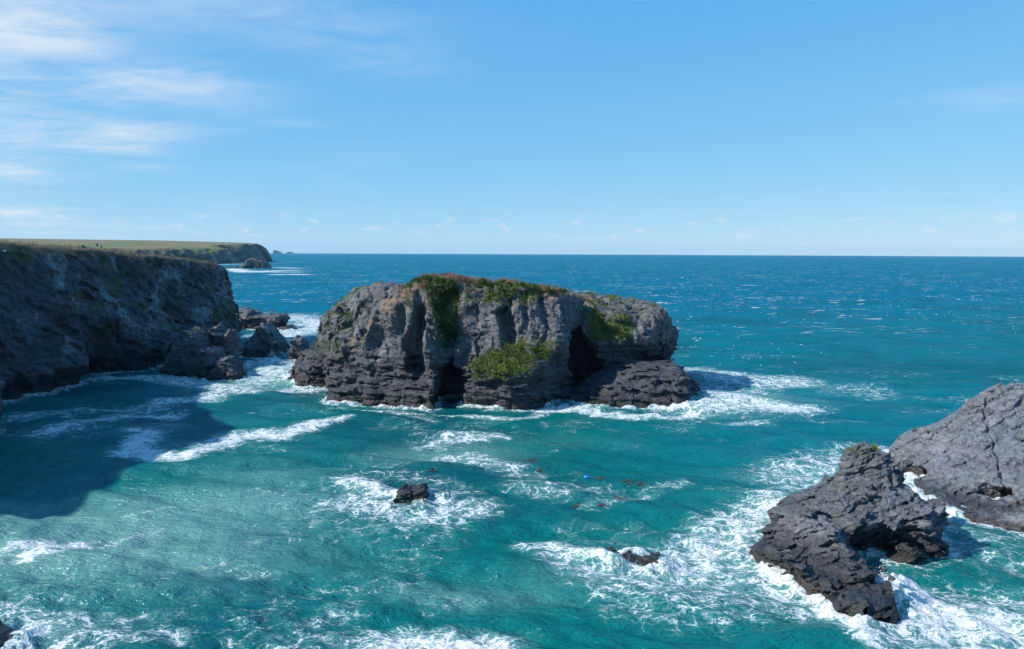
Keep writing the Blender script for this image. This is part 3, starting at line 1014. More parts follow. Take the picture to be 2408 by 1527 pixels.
# ------------------------------------------------------------------ smaller rocks
def sil_rock(pl, d, T, Rr, vox, seed, mat, label, lay=((1.2, 3.5, 0.45), (0.5, 1.8, 0.28)), dip=(0.2, 0.0), lean=0.0, skew=0.0, big=0.8, bs=5.0, vegz=None, extra=None, name="sea_rock", group=None, k=2):
    po = P2(pl, d)
    xs = [p[0] for p in po]
    zs = [p[1] for p in po]
    mg = 2.5 * max(1.0, bs / 5.0)
    yext = abs(lean) * max(zs) + abs(skew) * (max(xs) - min(xs)) * 0.5
    lo = (min(xs) - mg, d - T - mg - yext, -1.5 * max(1.0, bs / 5.0))
    hi = (max(xs) + mg, d + T + mg + yext, max(zs) + mg)
    def base(X, Y, Z):
        f = inflate(X, Y, Z, po, d, T, Rr, lean, skew, 3.2)
        if extra:
            f = extra(f, X, Y, Z)
        return f
    def bigf(x, y, z):
        return (fbm(x / bs, y / bs, z / bs, 3, seed + 1) - 0.5) * big + (ridged(x / bs, y / bs, z / bs, 2, seed + 4) - 0.3) * big * 0.6 + facets(x, y, z, 0.8 * bs, 0.22 * bs, seed + 5, zs=1.2)
    q = bs / 5.0
    def disp(x, y, z):
        r = strata(x, y, z, seed, dip=dip, warp=1.0 * q, layers=lay, ang=0.5, groove=0.45)
        r = r + facets(x, y, z + dip[0] * x + dip[1] * y, 3.2 * q, 0.7 * q, seed + 2, zs=0.5, crack=0.28 * q, cw=0.04)
        return np.clip(r + (ridged(x / (1.1 * q), y / (1.1 * q), z / (0.9 * q), 2, seed + 3) - 0.33) * 0.25 * q, -1.0 * max(q, 1), 1.0 * max(q, 1))
    V, Fq = implicit_mesh(base, lo, hi, vox, disp, k=k, band=1.1 * max(1.0, q), big_fn=bigf)
    Nn = vert_normals(V, Fq)
    vg = np.zeros(len(V))
    if vegz:
        vg = sstep(V[:, 2], vegz[0], vegz[1]) * sstep(Nn[:, 2], 0.1, 0.6) * sstep(fbm(V[:, 0] / 1.5, V[:, 1] / 1.5, V[:, 2] / 1.5, 2, seed + 9), 0.4, 0.6) * 0.9
    return add_rock(name, "rock", V, Fq, mat, label, "rock", attrs={"veg": vg, "soil": np.zeros(len(V))}, group=group)


G1 = "rocks below the left cliff"
sil_rock([(386, 960), (389, 868), (396, 830), (410, 795), (420, 780), (440, 773), (462, 781), (473, 800), (476, 818), (490, 824), (498, 816), (512, 824), (521, 848),
          (524, 900), (524, 960)], 231, 6.5, 3.0, 0.26, 301, MAT_STACK, "block-jointed dark rock with mossy top standing before the shaded left cliff", dip=(0.1, 0.2), lean=0.28, skew=-0.15, vegz=(10, 13), group=G1)
sil_rock([(466, 940), (468, 812), (480, 797), (502, 776), (515, 764), (520, 780), (530, 784), (547, 775), (550, 812), (556, 850), (572, 868), (578, 890), (578, 940)], 243, 4.5, 2.5, 0.28,
         302, MAT_STACK, "jagged two-pronged rock fin right behind the mossy block", dip=(-0.5, 0.1), lean=0.1, skew=0.2, group=G1)
sil_rock([(500, 960), (503, 850), (520, 842), (548, 852), (566, 874), (576, 893), (576, 960)], 226, 5.0, 3.5, 0.26, 303, MAT_STACK,
         "low rounded grey rock at the foot of the two-pronged fin", dip=(0.3, 0.1), lean=0.5, big=1.6, group=G1)
sil_rock([(562, 880), (566, 845), (580, 812), (598, 780), (612, 765), (624, 764), (645, 785), (656, 797), (664, 815), (670, 838), (670, 880)], 276, 6.5, 3.5, 0.30, 304, MAT_STACK,
         "pointed dark rock standing in the foaming channel left of the island", dip=(0.45, 0.0), lean=0.3, skew=0.15, vegz=(12, 15), group=G1)
sil_rock([(556, 820), (559, 738), (566, 730), (596, 731), (604, 740), (640, 739), (668, 742), (672, 752), (664, 764), (660, 820)], 372, 9.0, 3.5, 0.42, 305, MAT_STACK,
         "flat-topped slab rock in open water just past the cliff end", lay=((2.6, 8.0, 1.1), (0.8, 3.0, 0.3)), dip=(0.12, 0.15), big=1.6, bs=7, group=G1)
sil_rock([(600, 810), (625, 772), (660, 768), (684, 767), (697, 774), (702, 810)], 366, 6.0, 3.0, 0.42, 306, MAT_STACK, "low dark reef running right from the flat-topped slab rock", big=1.2, group=G1)
sil_rock([(684, 850), (690, 800), (700, 794), (712, 795), (722, 803), (730, 850)], 268, 4.5, 2.0, 0.30, 307, MAT_STACK, "small wet rock off the left end of the big island", group=G1)
G2 = "small rocks awash in the bay"
sil_rock([(926, 1240), (930, 1160), (948, 1147), (975, 1149), (998, 1145), (1006, 1168), (1004, 1190), (1006, 1240)], 113.2, 2.6, 1.2, 0.10, 401, MAT_STACK,
         "small broken black rock ringed by foam in mid bay", lay=((0.8, 2.0, 0.35), (0.35, 1.0, 0.2)), dip=(-0.35, 0.5), lean=0.3, skew=0.2, big=0.7, bs=2.5, group=G2)
sil_rock([(1018, 1230), (1022, 1184), (1035, 1176), (1046, 1182), (1050, 1230)], 113.0, 0.9, 0.5, 0.09, 402, MAT_STACK, "tiny brown rock just right of the foam-ringed black rock",
         lay=((0.5, 1.2, 0.12), (0.25, 0.8, 0.1)), big=0.2, bs=1.4, group=G2)
sil_rock([(1403, 1370), (1410, 1304), (1440, 1296), (1480, 1303), (1510, 1309), (1548, 1306), (1562, 1318), (1564, 1370)], 90.9, 1.6, 0.9, 0.10, 403, MAT_STACK,
         "long low brown reef half under breaking foam", lay=((0.6, 2.5, 0.2), (0.3, 1.0, 0.12)), big=0.35, bs=2.0, skew=-0.15, group=G2)
sil_rock([(-120, 1700), (-118, 1500), (-40, 1490), (0, 1500), (32, 1510), (52, 1532), (64, 1570), (70, 1700)], 69.5, 3.5, 2.0, 0.13, 404, MAT_STACK,
         "dark rock corner poking in at the bottom left", big=0.5, bs=2.0, lay=((0.7, 2.0, 0.2), (0.35, 1.0, 0.12)), group=G2)

# ------------------------------------------------------------------ the sea
R_EARTH = 6371000.0


def sea_waves(x, y, dy):
    """swell and chop; each wave fades out where the grid is too coarse to carry it"""
    z = np.zeros_like(x)
    rng = np.random.RandomState(4)
    wx = 6 * (fbm2(x / 40, y / 40, 3, 900) - 0.5)
    wy = 6 * (fbm2(x / 40, y / 40, 3, 901) - 0.5)
    main = math.radians(200)
    for L, A, n in ((34, 0.27, 3), (17, 0.19, 4), (8.5, 0.085, 5), (4.2, 0.05, 6), (2.3, 0.026, 6)):
        for i in range(n):
            th = main + rng.normal(0, 0.55)
            Lk = L * rng.uniform(0.75, 1.3)
            kx, ky = math.sin(th) * 2 * math.pi / Lk, math.cos(th) * 2 * math.pi / Lk
            ph = rng.uniform(0, 6.28)
            fade = sstep(Lk / np.maximum(dy, 0.01), 2.5, 5.0)
            a = (x + wx) * kx + (y + wy) * ky + ph
            s = np.sin(a)
            z += fade * A * (s + 0.35 * (1 - np.abs(np.cos(a * 0.5))) * 1.2 - 0.2) * (0.5 + fbm2(x / 25 + i * 7, y / 25, 2, 910 + i))
    z += 0.30 * (fbm2(x / 3.0, y / 3.0, 4, 950, 0.6) - 0.5) * sstep(3.0 / np.maximum(dy, 0.01), 1.0, 3.0)
    return z


# foam lines read off the bay: picture points on the water, width in metres, strength
FOAM = [
    ([(295, 1062), (345, 1070), (430, 1083), (480, 1062), (520, 1040), (590, 1022), (660, 1018), (730, 1003), (795, 990)], 3.2, 1.05),
    ([(500, 1042), (560, 1022), (640, 1020)], 4.6, 1.1),
    ([(325, 1012), (355, 1012), (338, 1040), (305, 1060)], 3.6, 1.05),
    ([(110, 1018), (180, 1000), (250, 985), (330, 975), (400, 975)], 5.0, 0.78),
    ([(20, 990), (120, 975), (260, 960), (380, 955)], 5.0, 0.62),
    ([(380, 948), (480, 938), (560, 925), (650, 917), (745, 915)], 5.0, 0.85),
    ([(240, 895), (330, 885), (400, 892), (480, 908), (560, 915)], 8.0, 0.82),
    ([(580, 905), (640, 880), (690, 890), (760, 905)], 8.0, 0.75),
    ([(580, 862), (640, 850), (690, 845), (690, 870), (640, 875)], 9.0, 0.85),
    ([(670, 815), (690, 800), (700, 785), (745, 778)], 9.0, 0.75),
    ([(660, 790), (700, 778), (740, 768), (752, 755), (705, 752), (680, 745)], 16.0, 0.95),
    ([(785, 962), (900, 966), (1040, 976), (1130, 980), (1220, 983), (1290, 968)], 2.2, 0.75),
    ([(1280, 962), (1340, 958), (1400, 970), (1480, 978), (1560, 978), (1640, 970)], 3.5, 0.95),
    ([(1650, 985), (1720, 990), (1790, 985)], 4.0, 0.6),
    ([(1640, 935), (1690, 935), (1740, 950), (1800, 958), (1865, 965)], 7.0, 1.0),
    ([(1630, 960), (1680, 955), (1720, 960)], 6.0, 0.95),
    ([(1620, 872), (1680, 880), (1740, 895), (1790, 900), (1870, 900)], 9.0, 0.8),
    ([(1690, 905), (1760, 920), (1800, 925)], 8.0, 0.62),
    ([(1980, 915), (2040, 915), (2060, 925)], 8.0, 0.5),
    ([(1000, 1046), (1060, 1030), (1130, 1030), (1180, 1032)], 3.0, 0.8),
    ([(940, 985), (1000, 985), (1060, 1000)], 2.5, 0.5),
    ([(1060, 1070), (1110, 1068), (1150, 1090), (1200, 1100), (1250, 1112)], 4.0, 0.7),
    ([(1040, 1085), (1080, 1080)], 4.0, 0.5),
    ([(1230, 1150), (1300, 1165), (1380, 1158), (1440, 1165)], 4.0, 0.5),
    ([(1380, 1190), (1470, 1180), (1530, 1160), (1600, 1140)], 2.2, 0.5),
    ([(830, 1140), (860, 1150), (890, 1165), (925, 1168)], 3.2, 1.0),
    ([(800, 1185), (850, 1185), (900, 1200), (960, 1220), (1030, 1220), (1090, 1205), (1120, 1190)], 4.5, 0.75),
    ([(1005, 1160), (1040, 1175), (1050, 1200), (1000, 1215)], 3.0, 0.85),
    ([(840, 1130), (930, 1120), (1020, 1135), (1080, 1160)], 4.0, 0.5),
    ([(820, 1225), (900, 1245), (1000, 1250), (1060, 1240)], 4.0, 0.42),
    ([(1250, 1275), (1310, 1280), (1350, 1300), (1400, 1308)], 3.0, 0.85),
    ([(1360, 1295), (1430, 1310), (1480, 1325), (1540, 1335), (1600, 1330)], 2.8, 1.05),
    ([(1330, 1310), (1400, 1350), (1480, 1370), (1570, 1375), (1660, 1360)], 4.0, 0.72),
    ([(1440, 1380), (1530, 1410), (1640, 1420), (1760, 1400)], 5.0, 0.62),
    ([(1480, 1420), (1600, 1450), (1740, 1450), (1860, 1430)], 5.0, 0.48),
    ([(1600, 1330), (1680, 1290), (1730, 1240), (1800, 1210), (1855, 1190)], 6.0, 0.88),
    ([(1640, 1350), (1720, 1320), (1790, 1310)], 5.0, 0.7),
    ([(1760, 1340), (1830, 1385), (1900, 1430)], 4.5, 0.75),
    ([(1930, 1440), (1990, 1470), (2030, 1500), (2070, 1530)], 2.2, 1.05),
    ([(2085, 1385), (2130, 1400), (2180, 1420), (2230, 1440)], 4.5, 1.05),
    ([(2090, 1440), (2150, 1460), (2240, 1470), (2330, 1470), (2420, 1480)], 6.0, 0.95),
    ([(2200, 1400), (2290, 1410), (2420, 1420)], 5.0, 0.75),
    ([(2100, 1500), (2200, 1510), (2330, 1515), (2420, 1515)], 5.0, 0.75),
    ([(2240, 1290), (2320, 1310), (2420, 1330)], 5.0, 0.5),
    ([(2200, 1200), (2260, 1222), (2330, 1238), (2400, 1258), (2450, 1270)], 2.6, 0.95),
    ([(2240, 1250), (2330, 1275), (2420, 1290)], 3.0, 0.5),
    ([(2140, 1130), (2165, 1155), (2190, 1190)], 3.0, 1.0),
    ([(2100, 1070), (2060, 1062), (2010, 1068)], 6.0, 0.7),
    ([(1850, 1110), (1900, 1098), (1960, 1085)], 8.0, 0.7),
    ([(1860, 1145), (1930, 1125), (1960, 1110)], 6.0, 0.6),
    ([(55, 1290), (95, 1285), (120, 1300), (170, 1278)], 2.6, 1.1),
    ([(75, 1320), (100, 1310), (130, 1300)], 2.4, 1.05),
    ([(170, 1278), (280, 1258), (360, 1240)], 2.2, 0.5),
    ([(-40, 1330), (10, 1330), (40, 1320)], 3.0, 0.55),
    ([(290, 1208), (380, 1190), (440, 1180)], 2.0, 0.42),
    ([(-30, 1440), (60, 1455), (140, 1465), (200, 1470)], 3.0, 0.6),
    ([(0, 1480), (90, 1490), (180, 1505), (280, 1515)], 2.8, 0.6),
    ([(250, 1470), (330, 1460), (400, 1450)], 2.2, 0.45),
    ([(150, 1520), (240, 1525), (350, 1510), (420, 1505)], 2.4, 0.62),
    ([(330, 1400), (370, 1375), (380, 1360)], 1.6, 0.42),
    ([(640, 1522), (730, 1512), (800, 1515), (870, 1500)], 2.4, 0.5),
    ([(880, 1525), (960, 1518), (1050, 1520), (1180, 1520)], 2.8, 0.95),
    ([(730, 1480), (780, 1460), (830, 1440)], 2.5, 0.5),
    ([(500, 1320), (560, 1340), (640, 1350)], 2.5, 0.4),
    ([(620, 640 + 0), (690, 640)], 30.0, 0.9),
    ([(540, 632), (580, 640), (640, 637), (690, 636)], 26.0, 1.1),
    ([(640, 629), (700, 631)], 30.0, 0.9),
    ([(650, 646), (690, 645), (716, 646)], 20.0, 1.1),
    ([(510, 622), (560, 621)], 40.0, 0.8),
    ([(630, 616.5), (690, 616.5)], 50.0, 0.7),
]
MILK = [((40, 1300), 36, 1.0), ((250, 1230), 32, 0.9), ((450, 1190), 28, 0.75), ((640, 1120), 22, 0.5), ((150, 1380), 26, 0.5), ((1050, 1065), 20, 0.6), ((1250, 1040), 16, 0.4), ((1450, 1045), 16, 0.22),
        ((1100, 1400), 14, 0.5), ((900, 1190), 14, 0.5), ((1500, 1360), 18, 0.55), ((1750, 1330), 16, 0.55), ((2200, 1450), 18, 0.6), ((1700, 940), 26, 0.7),
        ((680, 880), 30, 0.8), ((1900, 1110), 18, 0.45), ((120, 1480), 16, 0.5), ((1750, 1180), 16, 0.25), ((2150, 830), 40, 0.12)]
SWELLS = [((1640, 940), 5.0, 1.5), ((1690, 945), 7.0, 0.6), ((862, 1156), 2.6, 0.8), ((890, 1166), 1.6, 0.4), ((1400, 1312), 2.4, 0.6), ((1450, 1335), 2.6, 0.5),
          ((2105, 1390), 2.6, 1.2), ((2150, 1420), 3.5, 0.7), ((1850, 1200), 4.0, 0.9), ((1985, 1465), 2.4, 0.6), ((2040, 1510), 2.4, 0.4), ((640, 848), 4.0, 1.2), ((740, 890), 3.0, 0.8),
          ((1540, 974), 2.4, 0.7), ((1370, 968), 3.0, 0.6), ((1640, 962), 3.0, 0.8), ((2165, 1160), 2.5, 0.5), ((700, 1020), 60, 0.0)]


def build_sea():
    ys = [46.0]
    while ys[-1] < 26000:
        y = ys[-1]
        ys.append(y + min(max(0.30, 0.5 * y * y / 28656.0), 0.035 * y))
    ys = np.array(ys)
    u = np.linspace(-1.0, 1.0, 640)
    u = u * 0.72 + 0.42 * u ** 5
    yy, uu = np.meshgrid(ys, u, indexing='ij')
    x = yy * uu
    y = yy.copy()
    dyg = np.gradient(ys)[:, None] * np.ones_like(x)
    dxg = yy * (u[1] - u[0])
    res = np.maximum(np.minimum(dyg, 40.0), dxg)
    # --- foam density
    wxx = x + 1.8 * (fbm2(x / 5, y / 5, 3, 800) - 0.5) * 2
    wyy = y + 1.8 * (fbm2(x / 5, y / 5, 3, 801) - 0.5) * 2
    far = np.clip(y / 200.0, 0.3, 6.0)
    wxx = x + (wxx - x) * far
    wyy = y + (wyy - y) * far
    dens = np.zeros_like(x)
    for pts, w, s in FOAM:
        q = np.array([at_sea(a, b)[:2] for a, b in pts])
        lo = q.min(0) - 4 * w
        hi = q.max(0) + 4 * w
        r0, r1 = np.searchsorted(ys, [lo[1] - 8, hi[1] + 8])
        if r1 <= r0:
            continue
        sx = wxx[r0:r1]; sy = wyy[r0:r1]
        d2 = np.full(sx.shape, 1e12)
        for a, b in zip(q[:-1], q[1:]):
            e = b - a
            t = np.clip(((sx - a[0]) * e[0] + (sy - a[1]) * e[1]) / (e @ e + 1e-9), 0, 1)
            d2 = np.minimum(d2, (sx - a[0] - t * e[0]) ** 2 + (sy - a[1] - t * e[1]) ** 2)
        g = s * np.exp(-(d2 / (w * w * 1.15)) ** 1.1)
        dens[r0:r1] = np.maximum(dens[r0:r1], g)
    # --- foam where rock meets water
    wl = np.concatenate(WATERLINE)
    gx0, gy0, gs = -130.0, 60.0, 0.5
    G = np.zeros((520, 640), np.float32)      # 260 m x 320 m
    ix = ((wl[:, 0] - gx0) / gs).astype(int)
    iy = ((wl[:, 1] - gy0) / gs).astype(int)
    ok = (ix >= 0) & (ix < G.shape[0]) & (iy >= 0) & (iy < G.shape[1])
    G[ix[ok], iy[ok]] = 1
    D = np.where(G > 0, 0.0, 99.0).astype(np.float32)
    for it in range(10):                       # small chamfer distance
        P = np.pad(D, 1, constant_values=99)
        for (a, b, c) in ((0, 1, 1), (2, 1, 1), (1, 0, 1), (1, 2, 1), (0, 0, 1.41), (2, 2, 1.41), (0, 2, 1.41), (2, 0, 1.41)):
            D = np.minimum(D, P[a:a + D.shape[0], b:b + D.shape[1]] + c * gs)
    fx = (wxx * 0.5 + x * 0.5 - gx0) / gs
    fy = (wyy * 0.5 + y * 0.5 - gy0) / gs
    inb = (fx >= 0) & (fx < G.shape[0] - 1) & (fy >= 0) & (fy < G.shape[1] - 1)
    Dv = np.full(x.shape, 99.0)
    Dv[inb] = D[fx[inb].astype(int), fy[inb].astype(int)]
    contact = np.exp(-(Dv / 1.9) ** 1.3) * (0.35 + 1.1 * fbm2(x / 7, y / 7, 2, 820))
    dens = np.maximum(dens, contact)
    # faint scattered foam in the bay
    bay = sstep(y, 330, 200)
    dens = np.maximum(dens, bay * 0.33 * sstep(fbm2(x / 12, y / 9, 4, 830), 0.50, 0.72))
    # --- turbid, paler water
    milk = np.zeros_like(x)
    for (p, w, s) in MILK:
        c = at_sea(*p)
        k = np.clip(c[1] / 120.0, 0.7, 4)
        milk = np.maximum(milk, s * np.exp(-(((wxx - c[0]) / w) ** 2 + ((wyy - c[1]) / (w * 0.45 * k)) ** 2)))
    milk = np.maximum(milk, 0.5 * np.clip(dens, 0, 1) * bay)
    depth = 0.35 * sstep(x - 0.1 * y, -10, 50) * sstep(y, 90, 160) + (1 - 0.35 * sstep(x - 0.1 * y, -10, 50) * sstep(y, 90, 160)) * sstep(y - 0.45 * x, 160, 600)        # sandy bay floor giving way to deep blue water
    # --- surface
    z = sea_waves(x, y, res)
    calm = sstep(Dv, 0.0, 4.0) * 0.5 + 0.5
    z = z * calm
    rough = np.clip(dens, 0, 1.2)
    z += rough * bay * (0.75 * (fbm2(x / 1.7, y / 1.7, 4, 850, 0.6) - 0.42) + 0.10)
    z += 0.75 * np.exp(-(Dv / 0.9) ** 2) * sstep(fbm2(x / 3, y / 3, 3, 870), 0.40, 0.70)
    for (p, w, h) in SWELLS:
        c = at_sea(*p)
        g = np.exp(-((wxx - c[0]) ** 2 + (wyy - c[1]) ** 2) / (w * w))
        z += h * g * (0.35 + 1.1 * fbm2(x / 1.3, y / 1.3, 4, 860, 0.65))
    d2 = x * x + y * y
    z = z - d2 / (2 * R_EARTH)
    nr, ncol = x.shape
    V = np.stack([x, y, z], -1).reshape(-1, 3)
    i = np.arange(nr - 1)[:, None] * ncol + np.arange(ncol - 1)[None, :]
    Fq = np.stack([i, i + 1, i + ncol + 1, i + ncol], -1).reshape(-1, 4)
    me = mesh_from("sea", V, Fq, MAT_SEA, True, {"foam": dens.ravel(), "milk": milk.ravel(), "deep": depth.ravel()})
    o = link(bpy.data.objects.new("sea", me))
    tag(o, "teal green sea with white foam running out to the horizon", "sea", kind="structure")
    return (x, y, z, dens)


def sea_material():
    m, nt, p = new_mat("sea_water")
    geo = nt.nodes.new('ShaderNodeNewGeometry')
    pos = geo.outputs['Position']
    foam = ATTR(nt, 'foam').outputs['Fac']
    milk = ATTR(nt, 'milk').outputs['Fac']
    deep = ATTR(nt, 'deep').outputs['Fac']
    flat = MAPV(nt, pos, scale=(1, 1, 0))
    big = NOISE(nt, flat, 0.018, 4.0, 0.55, 0.6, dim='2D')
    patchy = NOISE(nt, MAPV(nt, flat, scale=(0.6, 1, 1)), 0.06, 4.0, 0.6, 0.5, dim='2D')
    c = MIX(nt, deep, (0.0012, 0.130, 0.122), (0.0003, 0.138, 0.222))
    c = MIX(nt, M(nt, 'MULTIPLY', SS(nt, big, 0.42, 0.68), M(nt, 'SUBTRACT', 1.0, M(nt, 'MULTIPLY', deep, 0.7))), c, (0.0012, 0.088, 0.100))
    mk = SS(nt, M(nt, 'ADD', milk, M(nt, 'MULTIPLY', M(nt, 'SUBTRACT', patchy, 0.5), 0.5)), 0.1, 1.0)
    c = MIX(nt, M(nt, 'MULTIPLY', mk, 0.9), c, (0.15, 0.32, 0.285))
    # --- foam lace: warped cell edges at three sizes, thresholded by the foam density
    warp = VM(nt, 'SCALE', NOISE_COL(nt, flat, 0.35), 5.0)
    warp2 = VM(nt, 'SCALE', NOISE_COL(nt, flat, 1.6), 0.9)
    q = VM(nt, 'ADD', VM(nt, 'ADD', flat, warp), warp2)
    q = MAPV(nt, q, scale=(0.75, 1.15, 1))
    e1 = VORO(nt, q, 0.33, dim='2D').outputs['Distance']
    e2 = VORO(nt, q, 0.95, dim='2D').outputs['Distance']
    e3 = VORO(nt, q, 2.6, dim='2D').outputs['Distance']
    l1 = SS(nt, e1, 0.30, 0.0)
    l2 = SS(nt, e2, 0.34, 0.0)
    l3 = SS(nt, e3, 0.36, 0.0)
    nz = NOISE(nt, q, 0.55, 5.0, 0.66, 0.6, dim='2D')
    fz = NOISE(nt, flat, 3.2, 5.0, 0.7, 0.4, dim='2D')
    lace = M(nt, 'ADD', M(nt, 'MULTIPLY', l1, 0.20), M(nt, 'ADD', M(nt, 'MULTIPLY', l2, 0.22), M(nt, 'MULTIPLY', l3, 0.14)))
    lace = M(nt, 'ADD', lace, M(nt, 'ADD', M(nt, 'MULTIPLY', nz, 0.62), M(nt, 'MULTIPLY', M(nt, 'SUBTRACT', fz, 0.5), 0.35)))
    # lace is about 0.35..0.95
    thr = M(nt, 'SUBTRACT', M(nt, 'ADD', lace, M(nt, 'MULTIPLY', foam, 0.58)), 1.0)
    ff = SS(nt, thr, -0.06, 0.22)
    ff = M(nt, 'MULTIPLY', ff, SS(nt, foam, 0.02, 0.25))
    haze = M(nt, 'MULTIPLY', SS(nt, thr, -0.35, 0.12), 0.5)     # bubbles under the surface
    haze = M(nt, 'MULTIPLY', haze, SS(nt, foam, 0.1, 0.6))
    # --- whitecaps on the open sea
    wc1 = NOISE(nt, MAPV(nt, flat, scale=(0.045, 0.20, 1), rot=(0, 0, 0.12)), 1.0, 3.0, 0.6, 0.3, dim='2D')
    wc2 = NOISE(nt, MAPV(nt, flat, scale=(0.16, 0.55, 1), rot=(0, 0, -0.1)), 1.0, 4.0, 0.65, 0.3, dim='2D')
    wc3 = NOISE(nt, MAPV(nt, flat, scale=(0.012, 0.020, 1)), 1.0, 3.0, 0.6, 0.3, dim='2D')
    wcap = M(nt, 'ADD', M(nt, 'MULTIPLY', wc1, 0.5), M(nt, 'ADD', M(nt, 'MULTIPLY', wc2, 0.5), M(nt, 'MULTIPLY', wc3, 0.25)))
    wcap = SS(nt, wcap, 0.735, 0.79)
    wcap = M(nt, 'MULTIPLY', wcap, SS(nt, deep, 0.25, 0.8))
    ftot = M(nt, 'MAXIMUM', ff, M(nt, 'MULTIPLY', wcap, 0.9))
    c = MIX(nt, haze, c, (0.27, 0.44, 0.42))
    fcol = MIX(nt, SS(nt, fz, 0.3, 0.7), (0.52, 0.56, 0.56), (0.76, 0.77, 0.76))
    c = MIX(nt, ftot, c, fcol)
    # --- ripples
    r1 = NOISE(nt, MAPV(nt, flat, scale=(0.35, 0.8, 1), rot=(0, 0, 0.3)), 1.0, 4.0, 0.62, 0.3, dim='2D')
    r2 = NOISE(nt, MAPV(nt, flat, scale=(1.4, 2.4, 1), rot=(0, 0, -0.35)), 1.0, 3.0, 0.62, 0.2, dim='2D')
    r3 = NOISE(nt, MAPV(nt, flat, scale=(0.13, 0.26, 1), rot=(0, 0, 0.25)), 1.0, 4.0, 0.6, 0.2, dim='2D')
    h = M(nt, 'ADD', M(nt, 'MULTIPLY', r1, 0.62), M(nt, 'MULTIPLY', r2, 0.24))
    h = M(nt, 'ADD', h, M(nt, 'MULTIPLY', M(nt, 'MULTIPLY', r3, 2.2), deep))
    b = nt.nodes.new('ShaderNodeBump')
    b.inputs['Strength'].default_value = 1.0
    b.inputs['Distance'].default_value = 1.0
    nt.links.new(h, b.inputs['Height'])
    # upwelling light from the turbid water, plus the sky mirrored in a rough sea (whose reflectance stays low even far off)
    nt.nodes.remove(p)
    out = [n for n in nt.nodes if n.type == 'OUTPUT_MATERIAL'][0]
    df = nt.nodes.new('ShaderNodeBsdfDiffuse')
    setin(nt, df.inputs['Color'], c)
    nt.links.new(b.outputs[0], df.inputs['Normal'])
    gl = nt.nodes.new('ShaderNodeBsdfGlossy')
    gl.inputs['Color'].default_value = (0.72, 0.9, 1.0, 1)
    setin(nt, gl.inputs['Roughness'], M(nt, 'ADD', 0.12, M(nt, 'MULTIPLY', deep, 0.12)))
    nt.links.new(b.outputs[0], gl.inputs['Normal'])
    fr = nt.nodes.new('ShaderNodeFresnel')
    fr.inputs['IOR'].default_value = 1.33
    nt.links.new(b.outputs[0], fr.inputs['Normal'])
    cap = M(nt, 'SUBTRACT', 0.22, M(nt, 'MULTIPLY', deep, 0.16))
    fac = M(nt, 'MULTIPLY', M(nt, 'MINIMUM', fr.outputs[0], cap), M(nt, 'SUBTRACT', 1.0, M(nt, 'MULTIPLY', ftot, 0.85)))
    mx = nt.nodes.new('ShaderNodeMixShader')
    nt.links.new(fac, mx.inputs[0])
    nt.links.new(df.outputs[0], mx.inputs[1])
    nt.links.new(gl.outputs[0], mx.inputs[2])
    nt.links.new(mx.outputs[0], out.inputs[0])
    return m


MAT_SEA = sea_material()

# ------------------------------------------------------------------ the shaded headland on the left
CL_Y = np.array([40, 60, 85, 105, 125, 138, 150, 158, 168, 183, 200, 211, 218, 230, 235, 260, 290, 312, 320, 327])
CL_X = np.array([-118, -116, -111, -107, -101, -97.6, -98.2, -103, -112, -118, -115, -111.5, -119.5, -120.5, -108.5, -106, -106.5, -107.5, -109, -112])


def cliff_top(x, y):
    t = np.interp(y, [40, 140, 205, 235, 250, 275, 300, 312, 322, 330], [41, 39.5, 37.6, 36.1, 35.0, 33.6, 31.8, 30.6, 28.0, 22.0])
    return t + 0.012 * np.clip(-125 - x, 0, 60) + (0.9 + 5.0 * sstep(y, 165, 140)) * (fbm2(x / 11, y / 11, 3, 501) - 0.5)


def cl_base(X, Y, Z):
    yb, zb = np.broadcast_arrays(Y[0, :, 0][:, None], Z[0, 0, :][None, :])
    low = np.interp(yb, CL_Y, CL_X)
    ysm = np.interp(yb, [40, 85, 125, 145, 165, 190, 211, 240, 290, 312, 320, 327], [-117, -111, -102, -99.5, -110, -116.5, -113, -109, -106.5, -107.5, -109, -112])
    k = sstep(zb, 7, 17)
    xb = low * (1 - k) + ysm * k
    lean = np.interp(yb, [60, 145, 170, 200, 250, 300, 320], [7.0, 7.0, 11.5, 13.0, 11.5, 8.0, 6.0]) * np.clip((zb - 5) / 31.0, 0, 1.3) ** 1.15
    notch = -3.5 * sstep(zb, 6.0, 2.0)
    xf = xb - lean + notch
    # broad buttresses and hollows
    xf = xf + 5.0 * (fbm2(yb / 22, zb / 26, 2, 511) - 0.5) + 3.0 * (fbm2((yb + 0.5 * zb) / 9, zb / 12, 2, 512) - 0.5)
    f = X - xf[None, :, :]
    xp, yp = np.broadcast_arrays(X[:, 0, 0][:, None], Y[0, :, 0][None, :])
    top = cliff_top(xp, yp)
    f = smax(f, Z - top[:, :, None], 1.2)
    yend = 326.0 - 0.20 * np.maximum(Z - 6, 0) - 0.004 * np.maximum(Z - 10, 0) ** 2 + 0.04 * (X + 120)
    f = smax(f, Y - yend, 4.0)
    return f


def cl_big(x, y, z):
    d = (fbm(x / 8, y / 8, z / 8, 3, 531) - 0.5) * 2.6 + 1.8 * (ridged(x / 9, y / 9 + z / 14, z / 22, 2, 532) - 0.3)
    return d * (0.25 + 0.75 * sstep(cliff_top(x, y) - z, 0.5, 4.0))


